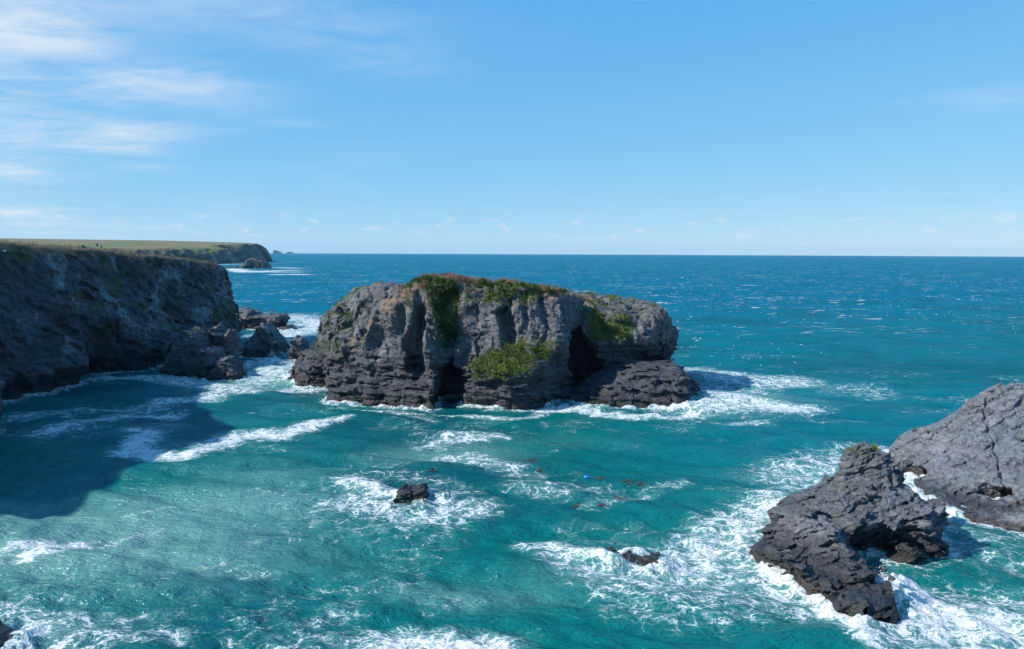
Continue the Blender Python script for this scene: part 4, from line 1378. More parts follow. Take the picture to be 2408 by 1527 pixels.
def cl_disp(x, y, z):
    d = strata(x, y, z, 521, dip=(0.1, 0.35), warp=3.0, layers=((3.2, 8.0, 0.5), (1.2, 3.2, 0.5)), ang=0.9, groove=0.25)
    d = d + facets(x, y, z + 0.4 * y, 5.5, 0.95, 551, zs=0.5, crack=0.45, cw=0.04) + facets(x, y, z + 0.4 * y, 2.0, 0.35, 553, zs=0.5)
    d = d + (ridged(x / 2.0, y / 2.0, z / 2.0, 2, 541) - 0.33) * 0.5
    d = d * (0.2 + 0.8 * sstep(cliff_top(x, y) - z, 0.5, 3.0))
    return np.clip(d, -1.3, 1.3)


V, Fq = implicit_mesh(cl_base, (-168, 126, -2.0), (-88, 334, 43), 0.52, cl_disp, k=3, band=1.4, big_fn=cl_big)
V2, F2 = implicit_mesh(cl_base, (-168, 50, -2.0), (-86, 128, 45), 1.2, cl_disp, k=2, band=2.4, big_fn=cl_big)   # the part left of the frame
Fq = np.concatenate([Fq, F2 + len(V)])
V = np.concatenate([V, V2])
Nn = vert_normals(V, Fq)
top_here = cliff_top(V[:, 0], V[:, 1])
dz_top = top_here - V[:, 2]
grass = sstep(Nn[:, 2], 0.25, 0.6) * sstep(dz_top, 5.0, 2.0)
nv = fbm(V[:, 0] / 6, V[:, 1] / 6, V[:, 2] / 6, 3, 551)
fringe = sstep(dz_top, 7.0, 1.0) * sstep(nv, 0.40, 0.55)
moss = 0.62 * sstep(fbm(V[:, 0] / 9, V[:, 1] / 9, V[:, 2] / 7, 3, 552), 0.56, 0.66)
foot = sstep(V[:, 1], 275, 290) * sstep(V[:, 2], 16, 12) * sstep(V[:, 2], 5, 8)
vegc = np.clip(np.maximum.reduce([0.45 * fringe, moss, foot]), 0, 1)
soilc = grass
CLIFF = (V, Nn, grass, fringe, dz_top)
wl = V[np.abs(V[:, 2]) < 0.5]
WATERLINE.append(wl[:, :2])
me = mesh_from("cliff", V, Fq, MAT_CLIFF, False, {"veg": vegc, "soil": soilc})
cliff_obj = link(bpy.data.objects.new("cliff", me))
tag(cliff_obj, "tall shaded slate cliff with grassy top along the left side", "cliff", kind="structure")

# ------------------------------------------------------------------ fields and the far headland
LC_Y = np.array([40, 333, 336, 400, 500, 1000, 1500, 1800, 1900, 1960, 2060, 2150, 2230, 2290, 2330, 2400, 2440, 2500, 2600, 2680, 2740, 2850, 3200])
LC_X = np.array([-158, -158, -190, -240, -330, -610, -850, -935, -930, -905, -850, -800, -775, -772, -835, -850, -800, -788, -790, -802, -850, -1050, -1700])


def land_material():
    m, nt, p = new_mat("coastal_land")
    geo = nt.nodes.new('ShaderNodeNewGeometry')
    pos = geo.outputs['Position']
    spn = nt.nodes.new('ShaderNodeSeparateXYZ')
    nt.links.new(geo.outputs['Normal'], spn.inputs[0])
    slope = spn.outputs[2]
    a = NOISE(nt, MAPV(nt, pos, scale=(0.004, 0.0022, 0)), 1.0, 2.0, 0.5, 0.3)
    b = NOISE(nt, pos, 0.05, 4.0, 0.6, 0.2)
    c2 = NOISE(nt, MAPV(nt, pos, scale=(0.3, 0.3, 0.08)), 0.12, 4.0, 0.65, 0.5)
    grass = MIX(nt, SS(nt, a, 0.46, 0.56), (0.185, 0.150, 0.082), (0.125, 0.145, 0.055))
    grass = MIX(nt, M(nt, 'MULTIPLY', SS(nt, b, 0.5, 0.7), 0.5), grass, (0.10, 0.11, 0.04))
    rock = MIX(nt, SS(nt, c2, 0.4, 0.62), (0.045, 0.047, 0.05), (0.17, 0.165, 0.15))
    rock = MIX(nt, SS(nt, NOISE(nt, pos, 0.02, 3.0, 0.6, 0.3), 0.54, 0.64), rock, (0.09, 0.11, 0.045))
    c = MIX(nt, SS(nt, slope, 0.70, 0.88), rock, grass)
    setin(nt, p.inputs['Base Color'], c)
    p.inputs['Roughness'].default_value = 0.9
    p.inputs['Specular IOR Level'].default_value = 0.2
    return m


def land_height(x, y):
    xc = np.interp(y, LC_Y, LC_X)
    inl = xc - x
    far = sstep(y, 333, 420)
    near = cliff_top(np.full_like(x, -158.0), np.minimum(y, 330)) * sstep(y, 700, 330) + 37.0 * (1 - sstep(y, 700, 330))
    near = np.interp(y, [40, 140, 205, 235, 250, 275, 300, 330, 420], [41.4, 39.9, 38.1, 36.9, 36.2, 35.2, 34.2, 33.6, 34]) * (1 - far) + 0
    plate = np.interp(y, [333, 420, 900, 1500, 2000, 2280, 2380, 2500, 2700, 3200], [33, 34, 38, 40, 40, 43, 52, 57, 60, 62])
    rise = np.interp(inl, [0, 100, 400, 1200, 3000], [0, 2.0, 9.0, 17.0, 30.0])
    return near + plate * far + rise * (0.35 + 0.65 * far) + 3.0 * far * (fbm2(x / 160, y / 160, 3, 601) - 0.5), xc


def build_land():
    ys = np.concatenate([np.arange(40, 330, 5.0), np.arange(330, 1700, 12.0), np.arange(1700, 2760, 3.5), np.arange(2760, 3300, 20)])
    t = np.concatenate([np.linspace(0, 70, 36), 70 + np.geomspace(3, 2400, 34)])
    yy, tt = np.meshgrid(ys, t, indexing='ij')
    xc = np.interp(yy, LC_Y, LC_X)
    wob = 26 * (fbm2(yy / 60, yy * 0 + 3.3, 3, 611) - 0.5) + 12 * (ridged(yy / 30, yy * 0, yy * 0, 2, 612) - 0.33)
    far = sstep(yy, 340, 420)
    x = xc - tt + wob * far * sstep(tt, 400, 0)
    h, _ = land_height(x, yy)
    shape = np.interp(tt, [0, 4, 10, 20, 34, 46, 70], [-3 / 45, 0.10, 0.34, 0.62, 0.86, 0.97, 1.0])
    rough = (fbm2(x / 16, yy / 16, 4, 621, 0.6) - 0.5) + 0.6 * (ridged(x / 22, yy / 22, x * 0, 2, 622) - 0.33)
    z = h * (shape * far + (1 - far)) + far * 11 * rough * sstep(tt, 2, 12) * sstep(tt, 62, 34)
    # hedge banks on the plateau
    z = z + 0.5 * (fbm2(x / 7, yy / 7, 3, 631) - 0.5) * (1 - far) - (x * x + yy * yy) / (2 * R_EARTH)
    V = np.stack([x, yy, z], -1).reshape(-1, 3)
    nr, nc = x.shape
    i = np.arange(nr - 1)[:, None] * nc + np.arange(nc - 1)[None, :]
    Fq = np.stack([i, i + nc, i + nc + 1, i + 1], -1).reshape(-1, 4)
    me = mesh_from("land", V, Fq, land_material(), True)
    o = link(bpy.data.objects.new("land", me))
    tag(o, "green and brown fields ending in a distant dark headland", "land", kind="structure")


R_EARTH = 6371000.0
build_land()

# the rock islet off the far headland and the faint islands on the skyline
MAT_FAR = rock_material("far_rock", dark=(0.05, 0.05, 0.054), mid=(0.11, 0.11, 0.115), light=(0.2, 0.2, 0.2), lichen=0.3, wet_h=6.0, bump=0.0)
sil_rock([(538, 660), (543, 632), (556, 626), (566, 628), (580, 618), (592, 610), (604, 608), (616, 615), (626, 622), (632, 632), (640, 660)], 1650, 26.0, 12.0, 1.25, 701, MAT_FAR,
         "dark rocky islet in white surf off the far headland", lay=((8, 26.0, 3.0), (3.0, 10.0, 1.6)), dip=(0.5, 0.1), big=7.0, bs=22.0, name="rock_islet", group="far sea rocks")
sil_rock([(528, 650), (533, 633.5), (545, 631), (556, 633), (566, 650)], 1690, 12.0, 7.0, 1.25, 702, MAT_FAR, "low dark ledge just left of the surf-ringed islet", lay=((8, 26.0, 1.5), (3.0, 10.0, 1.0)),
         big=3.0, bs=16.0, name="rock_islet", group="far sea rocks")
sil_rock([(640, 640), (644, 589.5), (648, 588.5), (653, 590.5), (662, 594.5), (664, 640)], 19000, 120.0, 40.0, 11.0, 703, MAT_FAR, "faint peaked island on the horizon past the headland",
         lay=((40, 120.0, 12), (20, 60.0, 6)), big=25.0, bs=120.0, name="far_island", group="islands on the horizon", k=2)
sil_rock([(670, 640), (676, 593.5), (682, 592.8), (690, 594.8), (692, 640)], 19500, 90.0, 30.0, 11.0, 704, MAT_FAR, "fainter lower island to the right of the peaked one on the horizon",
         lay=((40, 120.0, 6), (20, 60.0, 4)), big=12.0, bs=120.0, name="far_island", group="islands on the horizon", k=2)
SEA = build_sea()


def sea_z(x, y):
    X, Y, Z, D = SEA
    r = min(max(int(np.searchsorted(Y[:, 0], y)), 0), X.shape[0] - 1)
    c = min(max(int(np.searchsorted(X[r], x)), 0), X.shape[1] - 1)
    return float(Z[r, c])


# ------------------------------------------------------------------ vegetation
def leaf_material(name, ca, cb, trans=0.3):
    m, nt, p = new_mat(name)
    t = ATTR(nt, 'tint').outputs['Fac']
    c = MIX(nt, t, ca, cb)
    setin(nt, p.inputs['Base Color'], c)
    p.inputs['Roughness'].default_value = 0.6
    p.inputs['Specular IOR Level'].default_value = 0.3
    tr = nt.nodes.new('ShaderNodeBsdfTranslucent')
    setin(nt, tr.inputs['Color'], c)
    mx = nt.nodes.new('ShaderNodeMixShader')
    mx.inputs[0].default_value = trans
    out = [n for n in nt.nodes if n.type == 'OUTPUT_MATERIAL'][0]
    nt.links.new(p.outputs[0], mx.inputs[1])
    nt.links.new(tr.outputs[0], mx.inputs[2])
    nt.links.new(mx.outputs[0], out.inputs[0])
    return m


MAT_LEAF = leaf_material("leaf_green", (0.055, 0.090, 0.018), (0.200, 0.255, 0.055))
MAT_SHRUB = leaf_material("leaf_shrub", (0.035, 0.070, 0.016), (0.150, 0.200, 0.045))
MAT_DRY = leaf_material("dry_grass", (0.16, 0.085, 0.055), (0.30, 0.20, 0.12), 0.2)
MAT_TURF = leaf_material("cliff_grass", (0.085, 0.080, 0.030), (0.25, 0.175, 0.085), 0.2)
MAT_IVY = leaf_material("leaf_ivy", (0.016, 0.034, 0.008), (0.055, 0.085, 0.018), 0.15)


def leaves(pos, nrm, rng, size, jitter, lift, tint, up=0.5, wid=0.32):
    """one small folded leaf per point -> vertices, quads, tint"""
    n = len(pos)
    d = rng.normal(size=(n, 3)) * jitter + nrm + np.array([0, 0, up])
    d /= np.linalg.norm(d, axis=1, keepdims=True)
    s = np.cross(d, rng.normal(size=(n, 3)))
    s /= np.linalg.norm(s, axis=1, keepdims=True) + 1e-9
    L = size * rng.uniform(0.6, 1.5, (n, 1))
    base = pos + nrm * (lift * rng.uniform(0, 1, (n, 1)))
    a = base
    b = base + d * L * 0.55 + s * L * wid
    c = base + d * L
    e = base + d * L * 0.55 - s * L * wid
    V = np.stack([a, b, c, e], 1).reshape(-1, 3)
    F = np.arange(4 * n).reshape(-1, 4)
    return V, F, np.repeat(tint, 4)


def scatter(mask, V, Nn, count, rng):
    p = np.clip(mask, 0, None) ** 1.5
    p = p / p.sum()
    i = rng.choice(len(V), count, p=p)
    return i


def cover(name, mask, V, Nn, count, per, size, mat, label, cat, seed, jitter=0.7, lift=0.35, up=0.5, spread=0.35, wid=0.32):
    rng = np.random.RandomState(seed)
    i = scatter(mask, V, Nn, count, rng)
    P = np.repeat(V[i], per, 0) + rng.normal(0, spread, (count * per, 3)) * np.array([1, 1, 0.4])
    n = np.repeat(Nn[i], per, 0)
    clump = fbm(P[:, 0] / 2.2, P[:, 1] / 2.2, P[:, 2] / 2.2, 2, seed)
    P = P[clump > 0.36]; n = n[clump > 0.36]; clump = clump[clump > 0.36]
    tint = np.clip((clump - 0.5) * 2.2 + 0.45 + rng.normal(0, 0.2, len(P)), 0, 1)
    Vv, F, t = leaves(P, n, rng, size, jitter, lift * (0.4 + 1.2 * clump[:, None]), tint, up, wid)
    me = mesh_from(name, Vv, F, mat, False, {"tint": t})
    o = link(bpy.data.objects.new(name, me))
    return tag(o, label, cat, kind="stuff")


iv, inn = ISL_V, ISL_N
cover("ground_cover", ISL_VEG['GREEN'], iv, inn, 2600, 7, 0.34, MAT_LEAF, "bright green plants covering the sloping shelf in the island's face", "ground cover", 1)
cover("ground_cover", ISL_VEG['GREEN2'], iv, inn, 2000, 7, 0.32, MAT_LEAF, "green plant patch on the island's right shoulder above the cave", "ground cover", 2)
cover("ivy", ISL_VEG['IVY'], iv, inn, 2200, 7, 0.28, MAT_IVY, "dark green ivy hanging down the gully in the island's face", "ivy", 3, up=0.1)
rimm = np.maximum(ISL_VEG['RIM'], 0.4 * ISL_VEG['LSL']) * sstep(ISL_V[:, 1], 222, 205)
cover("ground_cover", rimm, iv, inn, 2600, 6, 0.34, MAT_SHRUB, "leafy green plants straggling over the top rim of the island", "ground cover", 4)
cover("turf", np.maximum(ISL_VEG['TOPR'], 0.6 * ISL_VEG['LSL']), iv, inn, 1800, 6, 0.24, MAT_LEAF, "thin green turf on the island's sloping right and left shoulders", "turf", 5, lift=0.15)
cover("turf", R1[2], R1[0], R1[1], 90, 6, 0.16, MAT_LEAF, "little green tuft near the peak of the craggy lower right rock", "turf", 6, lift=0.12, spread=0.2)
flat_top = sstep(inn[:, 2], 0.4, 0.8) * sstep(iv[:, 2], 24.5, 26.5) * sstep(iv[:, 1], 212, 200) * sstep(iv[:, 0], 16, 12)
flat_top = flat_top * sstep(fbm2(iv[:, 0] / 4, iv[:, 1] / 4, 2, 77), 0.50, 0.66)
cover("dry_grass", flat_top, iv, inn, 1300, 9, 0.95, MAT_DRY, "reddish dry grass stalks standing on the island's flat top", "dry grass", 7, jitter=0.16, lift=0.0, up=1.6, spread=0.45, wid=0.045)

cv, cn, cgrass, cfringe, cdz = CLIFF
front = sstep(cv[:, 0], -158, -150) * (cv[:, 1] > 150)
cover("grass", cgrass * front, cv, cn, 9000, 6, 0.40, MAT_TURF, "tan and green grass along the top edge of the shaded cliff", "grass", 8, jitter=0.35, lift=0.0, up=0.9, spread=0.6, wid=0.10)
cover("ground_cover", cfringe * (cdz > 1.0) * (cv[:, 1] > 150), cv, cn, 600, 6, 0.35, MAT_IVY, "dark green growth hanging below the rim of the shaded cliff", "ground cover", 9, lift=0.3, spread=0.6)


# shrubs on the rim: each one its own thing, with leaf mass and stem
def shrub_mesh(seed, r, h):
    rng = np.random.RandomState(seed)
    n = 520
    th = rng.uniform(0, 6.283, n); ph = rng.uniform(0.0, 1.0, n)
    lob = 0.75 + 0.35 * np.sin(th * 3 + seed) * (1 - ph)
    rad = r * lob * np.sqrt(1 - ph ** 2) * rng.uniform(0.55, 1.05, n) ** 0.6
    P = np.stack([rad * np.cos(th), rad * np.sin(th), 0.1 + h * ph * rng.uniform(0.6, 1.05, n)], 1)
    nn = P * np.array([1 / r ** 2, 1 / r ** 2, 1 / h ** 2])
    nn /= np.linalg.norm(nn, axis=1, keepdims=True) + 1e-9
    tint = np.clip(rng.normal(0.45, 0.25, n), 0, 1)
    V, F, t = leaves(P, nn, rng, 0.30, 0.8, 0.12, tint, 0.3)
    fo = mesh_from("foliage", V, F, MAT_SHRUB, False, {"tint": t})
    SV, SF = [], []
    for k in range(7):
        a = k * 0.9 + seed; tip = np.array([0.7 * r * math.cos(a), 0.7 * r * math.sin(a), 0.7 * h])
        q = len(SV)
        for c, w in ((np.array([0, 0, -0.3]), 0.05), (tip, 0.015)):
            for j in range(3):
                SV.append(c + w * np.array([math.cos(j * 2.09), math.sin(j * 2.09), 0]))
        for j in range(3):
            SF.append((q + j, q + (j + 1) % 3, q + 3 + (j + 1) % 3, q + 3 + j))
    st = mesh_from("stem", np.array(SV), np.array(SF), MAT_DRY, False, {"tint": np.zeros(len(SV))})
    return fo, st


SHRUBS = [shrub_mesh(i, r, h) for i, (r, h) in enumerate(((1.3, 1.25), (1.0, 0.9), (1.6, 1.0), (0.8, 1.1)))]
rngs = np.random.RandomState(12)
ORD = 'first second third fourth fifth sixth seventh eighth ninth tenth eleventh twelfth thirteenth fourteenth fifteenth sixteenth seventeenth eighteenth nineteenth twentieth'.split()
for k, px in enumerate([968, 985, 1000, 1016, 1032, 1046, 1062, 1080, 1128, 1140, 1155, 1168, 1182, 1196, 1210, 1226, 1240, 1258, 1272, 1288, 1302, 1316, 1326]):
    x = (px - 1204) / FPX * 196 + rngs.normal(0, 0.3)
    m = (np.abs(iv[:, 0] - x) < 0.5) & (iv[:, 1] < 205) & (iv[:, 2] > 20)
    if not m.any():
        continue
    j = np.argmax(iv[m][:, 2] - 0.25 * (iv[m][:, 1] - 190))
    p = iv[m][j]
    fo, st = SHRUBS[k % 4]
    r = empty("shrub", (float(p[0]), float(p[1]), float(p[2]) - 0.1))
    s = float(rngs.uniform(0.55, 1.0))
    r.scale = (s, s, s * float(rngs.uniform(0.8, 1.1)))
    r.rotation_euler = (0, 0, float(rngs.uniform(0, 6.28)))
    if k < 8:
        lab = ORD[k] + " green shrub from the left on the island's highest hump"
    else:
        lab = ORD[k - 8] + " green shrub from the left along the island's long right-hand rim"
    tag(r, lab, "shrub", "shrubs along the island's rim")
    link(bpy.data.objects.new("foliage", fo), r)
    link(bpy.data.objects.new("stem", st), r)

# a lone bush on the field skyline
b = at_y(195, 571, 800.0)
r = empty("bush", (float(b[0]), 800.0, float(land_height(np.array([b[0]]), np.array([800.0]))[0][0]) - 0.3))
r.scale = (2.2, 2.2, 2.4)
tag(r, "lone dark bush on the skyline of the left fields", "bush")
link(bpy.data.objects.new("foliage", SHRUBS[0][0]), r)
link(bpy.data.objects.new("stem", SHRUBS[0][1]), r)


# ------------------------------------------------------------------ white wave crests and spray
def foam_material():
    m, nt, p = new_mat("white_water")
    p.inputs['Base Color'].default_value = (0.82, 0.84, 0.84, 1)
    p.inputs['Roughness'].default_value = 0.8
    p.inputs['Specular IOR Level'].default_value = 0.2
    return m


MAT_WHITE = foam_material()


def build_crests():
    rng = np.random.RandomState(21)
    n = 3000
    inv = rng.uniform(1 / 9000.0, 1 / 230.0, n)
    y = 1 / inv
    y[: n // 3] = rng.uniform(220, 1400, n // 3)
    x = y * rng.uniform(-0.36, 0.95, n)
    gust = fbm2(x / 90, y / 160, 2, 77)
    keep = (gust > 0.50) & (y - 0.45 * x > 215)
    x, y = x[keep], y[keep]
    n = len(x)
    w = 0.62 * rng.lognormal(0.0, 0.5, n) * np.clip(0.35 + y / 1000, 0.35, 2.6)
    h = np.clip(w * rng.uniform(0.06, 0.13, n), 0.06, 0.6)
    dpt = np.clip(w * 0.28, 0.25, 3.0)
    V = []; F = []
    segs = 6
    zz = np.array([sea_z(a, b) for a, b in zip(x, y)])
    tilt = rng.normal(0.12, 0.25, n)
    for i in range(n):
        q = len(V)
        ca, sa = math.cos(tilt[i]), math.sin(tilt[i])
        prof = np.sin(np.linspace(0, np.pi, segs)) ** 0.7 * rng.uniform(0.4, 1.2, segs)
        off = rng.normal(0, dpt[i] * 0.25, segs)
        for s in range(segs):
            u = (s / (segs - 1) - 0.5) * w[i]
            for (a, b) in ((-0.5, -0.05), (0.05, 1.0), (0.5, -0.05)):
                lx, ly = u, a * dpt[i] * prof[s] + off[s]
                V.append((x[i] + ca * lx - sa * ly, y[i] + sa * lx + ca * ly, zz[i] + (b * h[i] * prof[s] if b > 0 else b)))
        for s in range(segs - 1):
            for r_ in range(2):
                a = q + s * 3 + r_
                F.append((a, a + 3, a + 4, a + 1))
    me = mesh_from("white_crests", np.array(V), np.array(F), MAT_WHITE, True)
    o = link(bpy.data.objects.new("white_crests", me))
    tag(o, "small white wave crests scattered across the open sea", "whitecaps", kind="stuff")


build_crests()


def build_spray():
    rng = np.random.RandomState(31)
    V = []; F = []
    for (px, py, sx, h, n, r) in [(1640, 925, 2.6, 3.0, 900, 0.10), (1655, 940, 4.0, 1.6, 700, 0.10), (640, 838, 2.6, 2.6, 500, 0.13), (655, 835, 2.0, 3.2, 350, 0.12), (735, 885, 3.0, 2.0, 450, 0.11),
                            (860, 1150, 2.2, 1.4, 500, 0.06), (905, 1160, 1.4, 1.2, 300, 0.06), (1010, 1180, 1.0, 0.8, 200, 0.05), (1405, 1305, 1.4, 1.2, 450, 0.055), (1450, 1325, 2.0, 0.7, 350, 0.055),
                            (2075, 1365, 1.0, 2.4, 500, 0.055), (2100, 1385, 1.6, 1.2, 450, 0.055), (2000, 1470, 1.4, 0.9, 350, 0.05), (1540, 970, 1.2, 1.6, 260, 0.10), (1365, 965, 3.0, 1.2, 350, 0.10),
                            (1850, 1195, 2.0, 1.4, 400, 0.07), (745, 770, 5.0, 2.0, 350, 0.2)]:
        c = at_sea(px, py)
        for k in range(n):
            a = rng.uniform(0, 6.283); q = abs(rng.normal()) * sx * 0.6
            hh = h * rng.beta(1.0, 3.0) * math.exp(-(q / sx) ** 2)
            p = np.array([c[0] + q * math.cos(a), c[1] + 0.5 * q * math.sin(a), hh + 0.1])
            s = r * rng.uniform(0.4, 1.3)
            b = len(V)
            T = rng.normal(size=(4, 3)); T /= np.linalg.norm(T, axis=1, keepdims=True)
            V.extend(p + s * T)
            F.extend([(b, b + 1, b + 2), (b, b + 2, b + 3), (b, b + 3, b + 1), (b + 1, b + 3, b + 2)])
    me = mesh_from("spray", np.array(V), np.array(F), MAT_WHITE, False)
    o = link(bpy.data.objects.new("spray", me))
    tag(o, "white spray thrown up where waves break on the rocks", "spray", kind="stuff")


build_spray()


# ------------------------------------------------------------------ floating weed and a blue float
def plain(name, col, rough=0.6):
    m, nt, p = new_mat(name)
    geo = nt.nodes.new('ShaderNodeNewGeometry')
    n = NOISE(nt, geo.outputs['Position'], 6.0, 3.0, 0.6)
    setin(nt, p.inputs['Base Color'], MIX(nt, n, tuple(c * 0.7 for c in col), tuple(min(1, c * 1.3) for c in col)))
    p.inputs['Roughness'].default_value = rough
    return m


MAT_KELP = plain("kelp", (0.085, 0.035, 0.015), 0.35)
rk = np.random.RandomState(5)
KELP = [(1252, 1085, "just below the island's foam streak", 1.5), (1267, 1099, "at the tail of the foam streak in front of the island", 1.1),
        (1409, 1128, "beside the small blue float", 0.9), (1493, 1149, "largest of the clumps right of the blue float", 1.6), (1476, 1143, "just left of the largest weed clump", 0.9),
        (1460, 1181, "on the foam thread below the largest clump", 1.4), (1350, 1189, "alone well below the blue float", 1.0), (1416, 1193, "lowest of the weed clumps in mid bay", 0.9),
        (1018, 1110, "alone left of the foam streak before the island", 0.8)]
for (px, py, where, s) in KELP:
    c = at_sea(px, py)
    V = []; F = []
    for f_ in range(9):
        a = rk.normal(0.1, 0.5) + (math.pi if rk.rand() < 0.4 else 0)
        L = s * rk.uniform(0.5, 1.1); w = rk.uniform(0.05, 0.13)
        s_ = s * 0.8
        ox, oy = rk.normal(0, 0.3 * s), rk.normal(0, 0.3 * s)
        q = len(V)
        for t in range(6):
            u = t / 5
            xx = ox + L * u * math.cos(a + 0.6 * math.sin(3 * u + f_)); yy = oy + L * u * math.sin(a + 0.6 * math.sin(3 * u + f_))
            ww = w * (1.0 - 0.7 * u) + 0.02
            zz = sea_z(c[0] + xx, c[1] + yy) + 0.09 + 0.03 * math.sin(5 * u + f_)
            nx, ny = -math.sin(a), math.cos(a)
            V.append((xx + nx * ww, yy + ny * ww, zz)); V.append((xx, yy, zz + 0.035)); V.append((xx - nx * ww, yy - ny * ww, zz))
        for t in range(5):
            b = q + 3 * t
            F.append((b, b + 3, b + 4, b + 1)); F.append((b + 1, b + 4, b + 5, b + 2))
    me = mesh_from("floating_seaweed", np.array(V), np.array(F), MAT_KELP, True)
    o = link(bpy.data.objects.new("floating_seaweed", me))
    o.location = (float(c[0]), float(c[1]), 0)
    tag(o, "brown floating seaweed clump " + where, "seaweed", "seaweed clumps adrift in the bay")


def lathe(profile, seg=14, axis_x=False):
    V = []; F = []
    for (r, z) in profile:
        for j in range(seg):
            a = 2 * math.pi * j / seg
            V.append((z, r * math.cos(a), r * math.sin(a)) if axis_x else (r * math.cos(a), r * math.sin(a), z))
    for i in range(len(profile) - 1):
        for j in range(seg):
            F.append((i * seg + j, i * seg + (j + 1) % seg, (i + 1) * seg + (j + 1) % seg, (i + 1) * seg + j))
    return np.array(V), np.array(F)


c = at_sea(1380, 1127)
r = empty("float", (float(c[0]), float(c[1]), sea_z(c[0], c[1]) + 0.08))
r.rotation_euler = (0.1, 0.2, 0.3)
tag(r, "small bright blue plastic float adrift among the weed", "float")
Vv, F = lathe([(0.001, -0.45), (0.14, -0.44), (0.22, -0.36), (0.24, 0.0), (0.22, 0.36), (0.14, 0.44), (0.001, 0.45)], 14, True)
link(bpy.data.objects.new("body", mesh_from("body", Vv, F, plain("blue_plastic", (0.01, 0.35, 0.75), 0.35), True)), r)
Vv, F = lathe([(0.05, 0.43), (0.05, 0.52), (0.03, 0.54), (0.001, 0.54)], 10, True)
link(bpy.data.objects.new("neck", mesh_from("neck", Vv, F, plain("blue_neck", (0.02, 0.20, 0.55), 0.4), True)), r)


# ------------------------------------------------------------------ clifftop fences, two walkers, a gull
def rim_x(y):
    m = (np.abs(cv[:, 1] - y) < 1.2) & (cdz < 1.6) & (cn[:, 2] > 0.55)
    return float(cv[m][:, 0].max()) if m.any() else -130.0


def ground_z(x, y):
    m = (np.abs(cv[:, 1] - y) < 0.9) & (np.abs(cv[:, 0] - x) < 0.9) & (cdz < 3)
    if m.any():
        return float(cv[m][:, 2].max())
    return float(cliff_top(np.array([x]), np.array([float(y)]))[0])


RY = np.arange(176.0, 322.0, 3.0)
RX = np.array([rim_x(q) for q in RY])
RX = np.convolve(np.pad(RX, 2, mode='edge'), np.ones(5) / 5, mode='valid')


def spot(px, off):
    """where the line of sight of column px meets a line kept off metres back from the cliff edge"""
    d = ray(px, 590)
    y = np.linspace(176, 320, 600)
    g = d[0] / d[1] * y - (np.interp(y, RY, RX) - off)
    i = int(np.argmin(np.abs(g)))
    return float(d[0] / d[1] * y[i]), float(y[i])


MAT_POST = plain("weathered_post", (0.20, 0.17, 0.14), 0.85)
MAT_WIRE = plain("fence_wire", (0.16, 0.16, 0.16), 0.5)


def post_mesh():
    V = []; F = []
    rings = [(-0.35, 0.085), (0.0, 0.085), (0.7, 0.08), (1.22, 0.078), (1.30, 0.055)]
    for i, (z, r) in enumerate(rings):
        for j in range(8):
            a = math.pi / 4 * j
            V.append((r * math.cos(a) + 0.006 * math.sin(7 * z), r * math.sin(a), z))
    for i in range(len(rings) - 1):
        for j in range(8):
            F.append((i * 8 + j, i * 8 + (j + 1) % 8, (i + 1) * 8 + (j + 1) % 8, (i + 1) * 8 + j))
    F.append((32, 33, 34, 35)); F.append((32, 35, 36, 39)); F.append((36, 37, 38, 39))
    return mesh_from("post", np.array(V), np.array(F), MAT_POST, False)


POST = post_mesh()


def fence(pxs, off, label, seed):
    rng = np.random.RandomState(seed)
    pts = []
    for px in pxs:
        x, y = spot(px, off)
        pts.append((x, y, ground_z(x, y)))
    root = empty("wire_fence", pts[0])
    tag(root, label, "fence", "fences on the clifftop")
    o0 = np.array(pts[0])
    for p in pts:
        o = bpy.data.objects.new("post", POST)
        o.location = tuple(np.array(p) - o0)
        o.rotation_euler = (float(rng.normal(0, 0.04)), float(rng.normal(0, 0.04)), float(rng.uniform(0, 3)))
        o.scale = (1, 1, float(rng.uniform(0.93, 1.05)))
        link(o, root)
    for hgt in (0.45, 0.8, 1.15):
        V = []; F = []
        for a, b in zip(pts[:-1], pts[1:]):
            a = np.array(a) - o0 + [0, 0, hgt]; b = np.array(b) - o0 + [0, 0, hgt]
            q = len(V)
            for p in (a, (a + b) / 2 - [0, 0, 0.03], b):
                for (dx, dz) in ((0.009, 0), (-0.005, 0.008), (-0.005, -0.008)):
                    V.append((p[0] + dx, p[1], p[2] + dz))
            for s in range(2):
                for j in range(3):
                    F.append((q + 3 * s + j, q + 3 * s + (j + 1) % 3, q + 3 * s + 3 + (j + 1) % 3, q + 3 * s + 3 + j))
        link(bpy.data.objects.new("wire", mesh_from("wire", np.array(V), np.array(F), MAT_WIRE, False)), root)


k_ = 1 / 4.816 / 1.5947
fence([q * k_ for q in (143, 390, 600, 828, 1045, 1253, 1442, 1604, 1740, 1873, 2003, 2120, 2209, 2300)], 4.5, "post and wire fence nearer the cliff edge, behind the walkers", 1)
fence([q * k_ for q in (90, 352, 675, 928, 1178, 1422, 1650, 1903, 2046, 2181)], 9.0, "post and wire fence set farther back from the cliff edge", 2)
fence([q / 1.5947 + 300 for q in (8, 28, 50, 66, 84, 100, 112, 121, 128, 136, 142)], 3.0, "close-set fence posts where the cliff edge turns near its far end", 3)


